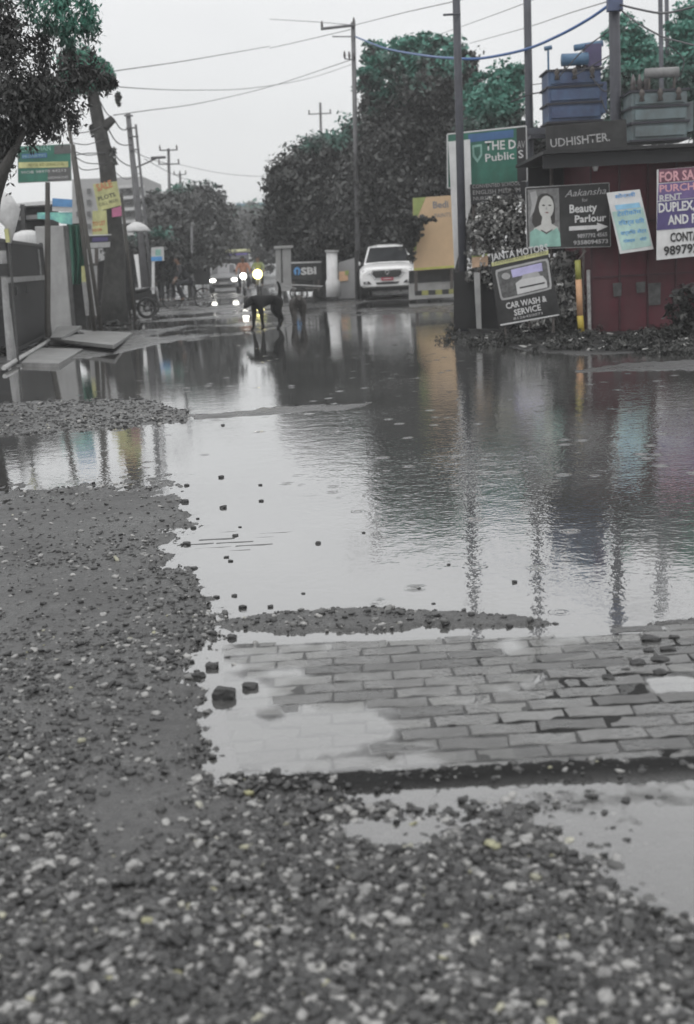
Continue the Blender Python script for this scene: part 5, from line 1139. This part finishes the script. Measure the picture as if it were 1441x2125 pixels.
def riding(handle_y=-.55, handle_z=1.0, seat_z=.82, w=.14, lean=.18):      # seated, facing -y
    J = dict(pel=(0, .1, seat_z+.08), chest=(0, .1-lean, seat_z+.48), neck=(0, .06-lean, seat_z+.66), head=(0, .02-lean, seat_z+.80))
    for s, k in (('L', 1), ('R', -1)):
        J['sh'+s] = (k*.19, .1-lean, seat_z+.56); J['el'+s] = (k*.30, -.22, seat_z+.36); J['ha'+s] = (k*.30, handle_y+.08, handle_z+.04)
        J['hi'+s] = (k*.11, .05, seat_z+.06); J['kn'+s] = (k*.20, -.32, seat_z-.02); J['an'+s] = (k*.17, -.16, .34); J['to'+s] = (k*.18, -.32, .29)
    return J
def motorbike(label, loc, yaw, lamp, lamp_r=.10):
    r = thing('motorcycle', label, 'motorcycle', loc, yaw, 'motorcycles coming up the road')
    for y_ in (-.62, .62):
        w = MB().ring((0, y_, .30), .26, .045, 'x', 26, 8).build('wheel', tyre, r, True)
        mb = MB(); mb.tube([(-.05, y_, .3), (.05, y_, .3)], .05, 10)
        for k in range(8): a = k*math.pi/4; mb.tube([(0, y_, .3), (0, y_+.22*math.cos(a), .3+.22*math.sin(a))], .008, 4)
        mb.build('spokes', rim_m, w)
    MB().loft([[(.05, -.35, .78), (-.05, -.35, .78), (-.05, -.35, .70), (.05, -.35, .70)], [(.14, -.15, .90), (-.14, -.15, .90), (-.12, -.15, .68), (.12, -.15, .68)], [(.12, .1, .84), (-.12, .1, .84), (-.1, .1, .66), (.1, .1, .66)]]).build('fuel_tank', trim, r, True)
    MB().loft([[(.11, .08, .82), (-.11, .08, .82), (-.1, .08, .72), (.1, .08, .72)], [(.13, .4, .82), (-.13, .4, .82), (-.1, .4, .72), (.1, .4, .72)], [(.09, .75, .88), (-.09, .75, .88), (-.06, .75, .80), (.06, .75, .80)]]).build('seat', black, r, True)
    MB().box((0, -.02, .42), (.22, .34, .30)).build('engine', rim_m, r, bevel=.03)
    mb = MB()
    for s in (-1, 1): mb.tube([(s*.07, -.62, .30), (s*.07, -.45, .90)], .025, 8)
    mb.build('fork', chrome, r); MB().tube([(-.36, -.38, 1.0), (-.16, -.46, 1.0), (.16, -.46, 1.0), (.36, -.38, 1.0)], .018, 8).build('handlebar', trim, r)
    MB().tube([(0, -.45, .85), (0, -.1, .62), (0, .62, .32)], .03, 8).build('chassis', trim, r); MB().ell((0, -.56, .88), (lamp_r, .07, lamp_r), 16, 10).build('headlight', lamp, r, True)
    MB().loft([[(.06, -.93, .42), (-.06, -.93, .42), (-.06, -.93, .40), (.06, -.93, .40)], [(.07, -.62, .60), (-.07, -.62, .60), (-.07, -.62, .58), (.07, -.62, .58)], [(.06, -.3, .50), (-.06, -.3, .50), (-.06, -.3, .48), (.06, -.3, .48)]]).build('mudguard', trim, r)
    for s in (-1, 1): MB().ell((s*.38, -.36, 1.14), (.06, .02, .045), 10, 6).build('mirror', trim, r, True)
    return r
rain = mat('raincoat_rust', (.30, .14, .09), .5, .3, 4); rain_g = mat('raincoat_olive', (.16, .19, .09), .5, .3, 4); jean = mat('trousers_dark', (.03, .03, .035), .7); kurta = mat('shirt_dark', (.025, .025, .028), .7); pales = mat('shirt_pale', (.4, .4, .4), .7)
g = G(509, 614); gl_ = (g.x, g.y, 0)
motorbike('motorcycle with a white lit headlamp, nearer to the silver car', gl_, R(2), lamp_on, .14); person('person in a rust coloured raincoat riding the motorcycle beside the silver car', gl_, R(2), riding(), rain, jean)
g = G(540, 606); gl_ = (g.x, g.y, 0)
motorbike('motorcycle with a yellow lit headlamp, right of the rust raincoat rider', gl_, R(-3), lamp_y, .23); person('person in an olive raincoat riding the right hand motorcycle', gl_, R(-3), riding(), rain_g, jean)
# bicycle and rider, side on, heading left
def bicycle(loc, yaw):
    r = thing('bicycle', 'old bicycle ridden across the left verge', 'bicycle', loc, yaw)
    for y_ in (-.54, .54):
        w = MB().ring((0, y_, .34), .32, .022, 'x', 30, 6).build('wheel', tyre, r, True); mb = MB()
        for k in range(14): a = k*math.pi/7; mb.tube([(0, y_, .34), (0, y_+.31*math.cos(a), .34+.31*math.sin(a))], .004, 3)
        mb.build('spokes', chrome, w); MB().ring((0, y_, .34), .36, .02, 'x', 30, 4).build('mudguard', rim_m, r) if False else None
    mb = MB(); A, B, C_, D = (0, -.40, .86), (0, .0, .30), (0, .16, .80), (0, .54, .34)
    for a, b_ in ((A, C_), (A, B), (B, C_), (B, D), (C_, D), ((0, -.40, .92), (0, -.54, .34))): mb.tube([a, b_], .018, 6)
    mb.build('frame', trim, r); MB().tube([(-.28, -.30, 1.0), (0, -.44, .98), (.28, -.30, 1.0)], .014, 6).build('handlebar', chrome, r)
    MB().ell((0, .18, .90), (.09, .14, .04)).build('saddle', black, r, True); MB().box((0, .52, .74), (.16, .36, .02)).build('carrier', chrome, r); MB().box((0, 0, .28), (.26, .05, .03)).build('pedals', trim, r)
    return r
g = G(392, 641); bl = (g.x, g.y, 0); bicycle(bl, R(-78))
J = riding(-.45, .98, .86, .12, .30); person('person in dark clothes riding the bicycle across the left verge', bl, R(-78), J, kurta, jean)
def standing(walk=0.12, arm=.0):
    J = dict(pel=(0, 0, .95), chest=(0, -.02, 1.32), neck=(0, -.02, 1.50), head=(0, -.04, 1.63))
    for s, k in (('L', 1), ('R', -1)):
        J['sh'+s] = (k*.19, 0, 1.42); J['el'+s] = (k*.24, .03, 1.14); J['ha'+s] = (k*.25, -.06, .90); J['hi'+s] = (k*.10, 0, .90)
        J['kn'+s] = (k*.11, -walk*k*.7, .50); J['an'+s] = (k*.11, walk*k*-.6+.02, .08); J['to'+s] = (k*.13, walk*k*-.6-.14, .04)
    return J
def umbrella(label, loc, r_, z_, m, grp=None, cat='umbrella', h0=None):
    u = thing('umbrella', label, cat, loc, 0, grp); V = []; Fc = []; n = 16
    for i, (f_, dz) in enumerate(((.02, 0), (.35, -.05), (.7, -.17), (1, -.36))):
        for j in range(n): a = 2*math.pi*j/n; V.append((r_*f_*math.cos(a), r_*f_*math.sin(a), z_+dz*r_/.55*(1+.06*(j % 2)*f_)))
    for i in range(3):
        for j in range(n): Fc.append((i*n+j, i*n+(j+1) % n, (i+1)*n+(j+1) % n, (i+1)*n+j))
    mb = MB(); mb.v = V; mb.f = Fc; o = mb.build('canopy', m, u, True); o.modifiers.new('t', 'SOLIDIFY').thickness = .01
    MB().tube([(0, 0, h0 if h0 is not None else z_-.9), (0, 0, z_+.06)], .012, 6).build('shaft', trim, u); MB().ring((0, -.03, (h0 if h0 is not None else z_-.9)), .03, .01, 'x', 10, 5).build('handle', trim, u) if h0 is None else MB().box((0, 0, .06), (.4, .4, .12)).build('foot', conc, u)
    return u
J = standing(); J['haR'] = (-.14, -.22, 1.22); J['elR'] = (-.26, -.02, 1.16)
g = G(357, 626); person('person in a yellow grey shirt standing under a white umbrella', (g.x, g.y, 0), R(30), J, mat('shirt_olive', (.22, .22, .13), .7, .4, 5), jean)
c_, s_ = math.cos(R(30)), math.sin(R(30)); hx, hy = -.14*c_+.27*s_, -.14*s_-.27*c_
umbrella('white umbrella held by the person in the yellow grey shirt', (g.x+hx, g.y+hy, 0), .46, 2.06, white)
umbrella('large white vendor parasol on a stand by the left poles', (P(297, 630, 37).x, 37, 0), .42, 2.80, white, None, 'parasol', .1)
g = G(330, 628); person('person in pale clothes walking behind the small blue footed sign', (g.x, g.y+1, 0), R(160), standing(), pales, kurta)
g = G(425, 606); person('person in dark clothes walking at the verge left of the silver car', (g.x, g.y, 0), R(10), standing(), kurta, pales)
# parked motorcycle against the left posts, hand cart by the bank board
mbk = motorbike('unlit motorcycle parked near the leaning trunk', (P(262, 640, 34.5).x, 34.5, .02), R(-60), lampg); mbk['group'] = 'parked motorcycle'
hc = thing('handcart', 'low handcart with pale rails standing below the bank board', 'cart', (P(645, 602, 44).x, 44, 0), R(15))
MB().box((0, 0, .42), (1.2, .7, .05)).build('deck', mat('deck_wood', (.09, .085, .08), .7), hc)
for s in (-1, 1):
    MB().ring((s*.45, -.38, .26), .22, .03, 'y', 20, 6).build('wheel', tyre, hc, True); MB().ring((s*.45, .38, .26), .22, .03, 'y', 20, 6).build('wheel', tyre, hc, True)
    MB().tube([(-.6, s*.34, .46), (-1.1, s*.3, .62)], .02, 6).build('handle', offw, hc); MB().tube([(-.6, s*.35, .58), (.6, s*.35, .46)], .018, 6).build('rail', white, hc)

# dogs
def dog(label, loc, yaw, m, sc=1.0, tail=((.40, .66), (.44, .80), (.40, .92)), head=(-.60, .50), muzzle=(-.74, .45), mark=None, xs=1.0):
    """stands along x, head at -x"""
    r = thing('dog', label, 'dog', loc, yaw, None); r.scale = (xs, 1.3, 1)
    V = [(.28, 0, .60), (.08, 0, .585), (-.12, 0, .56), (-.28, 0, .575), (-.40, 0, .60), (head[0]+.08, 0, head[1]+.06), (head[0], 0, head[1]+.02), (muzzle[0]+.05, 0, muzzle[1]+.02), (muzzle[0], 0, muzzle[1])]
    E = [(i, i+1) for i in range(8)]; Rr = [(.10, .10), (.095, .095), (.125, .14), (.12, .155), (.085, .10), .075, .078, .045, .032]
    pts = [(.36, 0, .62)]+[(a, 0, b_) for a, b_ in tail]; b0 = len(V); V += pts; E += [(0, b0)]+[(b0+i, b0+i+1) for i in range(len(pts)-1)]; Rr += [.05, .036, .030, .022][:len(pts)]
    for (x_, s, sw) in ((-.30, 1, -.04), (-.27, -1, .05)):
        b0 = len(V); V += [(x_, s*.085, .46), (x_+.02, s*.09, .33), (x_+sw*.6, s*.085, .17), (x_+sw, s*.085, .04), (x_+sw-.06, s*.085, .022)]; E += [(3, b0)]+[(b0+i, b0+i+1) for i in range(4)]; Rr += [.072, .052, .034, .028, .030]
    for (x_, s, sw) in ((.30, 1, .06), (.26, -1, -.05)):
        b0 = len(V); V += [(x_, s*.08, .50), (x_-.06, s*.09, .36), (x_+.08+sw*.4, s*.085, .20), (x_+.02+sw, s*.085, .04), (x_-.05+sw, s*.085, .022)]; E += [(0, b0)]+[(b0+i, b0+i+1) for i in range(4)]; Rr += [.10, .072, .036, .028, .030]
    o = skin('body', [Vector(v)*sc for v in V], E, [tuple(np.array(q)*sc) if hasattr(q, '__len__') else q*sc for q in Rr], m, r, 2)
    for s in (-1, 1):
        q = Vector((head[0]+.03, s*.05, head[1]+.08))*sc
        MB().loft([[q+Vector((-.02, -.02*s, 0))*sc, q+Vector((.03, -.02*s, 0))*sc, q+Vector((.02, .03*s, -.01))*sc], [q+Vector((.02, .02*s, .08))*sc, q+Vector((.028, .02*s, .08))*sc, q+Vector((.024, .028*s, .08))*sc]]).build('ear', m, r, True)
        MB().ell(tuple(Vector((head[0]-.045, s*.045, head[1]+.04))*sc), (.01, .01, .01), 8, 6).build('eye', trim, r, True)
    MB().ell(tuple(Vector((muzzle[0]-.03, 0, muzzle[1]+.008))*sc), (.014, .016, .012), 8, 6).build('nose', trim, r, True)
    if mark: MB().ell(tuple(Vector(mark[0])*sc), mark[1], 12, 8).build('chest_patch', mark[2], r, True)
    return r
g = G(558, 683); dog('large black dog standing side on in the shallow water with its tail up', (g.x, g.y, -.005), R(34), mat('fur_black', (.006, .006, .006), .9, .3, 20), 1.08, ((.37, .70), (.375, .82), (.32, .93)), (-.52, .52), (-.64, .46), None, .84)
g = G(621, 672); dog('smaller brown grey dog seen end on, right of the black dog', (g.x, g.y, -.005), R(96), mat('fur_brown', (.045, .041, .038), .7, .4, 14), .92, ((.42, .55), (.45, .45), (.46, .34)), (-.50, .62), (-.60, .58), ((.40, 0, .42), (.03, .07, .08), mat('fur_pale', (.25, .24, .22), .7)))

# left side clutter
for k_, (x0, y0, x1, y1, Y, r, m_) in enumerate(((284, 528, 296, 612, 41, .09, white), (300, 540, 303, 600, 44, .04, grey_pole), (258, 470, 268, 625, 36, .035, bam), (163, 380, 176, 560, 30, .03, bam), (398, 470, 399, 575, 60, .06, grey_pole), (421, 505, 421, 580, 66, .05, grey_pole))):
    q_ = thing('roadside_post', ['stout white post right of the leaning trunk', 'short thin grey post beside the stout white one', 'thin wooden post close to the right of the leaning trunk', 'thin stake behind the pair of wooden poles', 'pale far post in front of the roadside tree', 'short far post left of the white gate pillar'][k_], 'post', (P(x1, y1, Y).x, Y, 0), 0, 'posts along the left verge'); o = Vector(q_.location)
    a_, b_ = P(x0, y0, Y)-o, P(x1, y1, Y)-o; MB().tube([Vector((b_.x, b_.y, -.05)), b_, a_], r, 8).build('shaft', m_, q_, True)
for k_, pts in enumerate((((150, 330, 28), (172, 352, 30), (205, 350, 32.6)), ((90, 300, 25), (120, 285, 27), (150, 262, 28)), ((245, 400, 33), (262, 420, 37), (285, 405, 40)), ((232, 350, 33), (262, 372, 38), (289, 360, 41)), ((300, 330, 43), (380, 370, 52), (440, 380, 60)), ((560, 100, 50), (640, 82, 46), (733, 60, 43)), ((560, 40, 60), (650, 45, 50), (733, 52, 43)))):
    wire(pts, 'loose cable number '.replace('number ', '')+['under the cords by the trunk', 'from the green shop board up to the wooden poles', 'low between the notices and the leaning dark pole', 'at mid height between trunk and leaning dark pole', 'passing in front of the roadside tree top', 'reaching the long armed pole from the left, lower', 'reaching the long armed pole from the left, upper'][k_], wire_m, .012, 'loose cables on the left')
bx = thing('fruit_cart', 'low dark stall cart with a pale tray beside the leaning trunk', 'cart', (P(290, 628, 38).x, 38, 0), R(10))
MB().box((0, 0, .8), (.9, .6, .08)).build('tray', offw, bx, bevel=.01); MB().box((0, 0, .6), (.8, .5, .25)).build('side_board', mat('cart_dark', (.03, .03, .03), .7), bx, bevel=.01)
for sx_ in (-.35, .35): MB().ring((sx_, -.28, .25), .22, .03, 'y', 18, 6).build('wheel', tyre, bx, True); MB().box((sx_, .2, .3), (.05, .05, .6)).build('leg', trim, bx)
# litter on the right bank
g = np.random.default_rng(91); qx = g.uniform(945, 1440, 150); qy = 674+g.uniform(0, 50, 150)+(qx-940)*.03
wx = np.array([G(a_, b_)[:] for a_, b_ in zip(qx, qy)]); V = []; Fc = []
for k_, w_ in enumerate(wx):
    s_ = g.uniform(.015, .06); a_ = g.uniform(0, 6.28); u = np.array([math.cos(a_), math.sin(a_), g.normal(0, .3)])*s_; v = np.array([-math.sin(a_), math.cos(a_), g.normal(0, .3)])*s_*g.uniform(.3, 1); c_ = w_+np.array([0, 0, .03+g.uniform(0, .05)])
    V += [c_-u-v, c_+u-v*.8, c_+u*.9+v, c_-u*.7+v]; Fc.append([4*k_+i for i in range(4)])
lo = np_mesh('litter', np.array(V), np.array(Fc), mat('litter_pale', (.28, .28, .27), .6, .6, 40)); tag(lo, 'scraps of pale litter among the weeds on the right bank', 'litter', kind='stuff')

# ---------------------------------------------------------------- misty air
hm = bpy.data.materials.new('mist'); hm.use_nodes = True; t = hm.node_tree; t.nodes.remove(t.nodes['Principled BSDF'])
pv = N(t, 'ShaderNodeVolumePrincipled'); pv.inputs['Color'].default_value = (.92, .93, .94, 1); pv.inputs['Density'].default_value = .0015; pv.inputs['Anisotropy'].default_value = .1
t.links.new(pv.outputs[0], t.nodes['Material Output'].inputs['Volume'])
hz_ = MB().box((0, 340, 9), (900, 760, 22)).build('haze', hm); tag(hz_, 'thin rain mist filling the street', 'haze', kind='stuff')
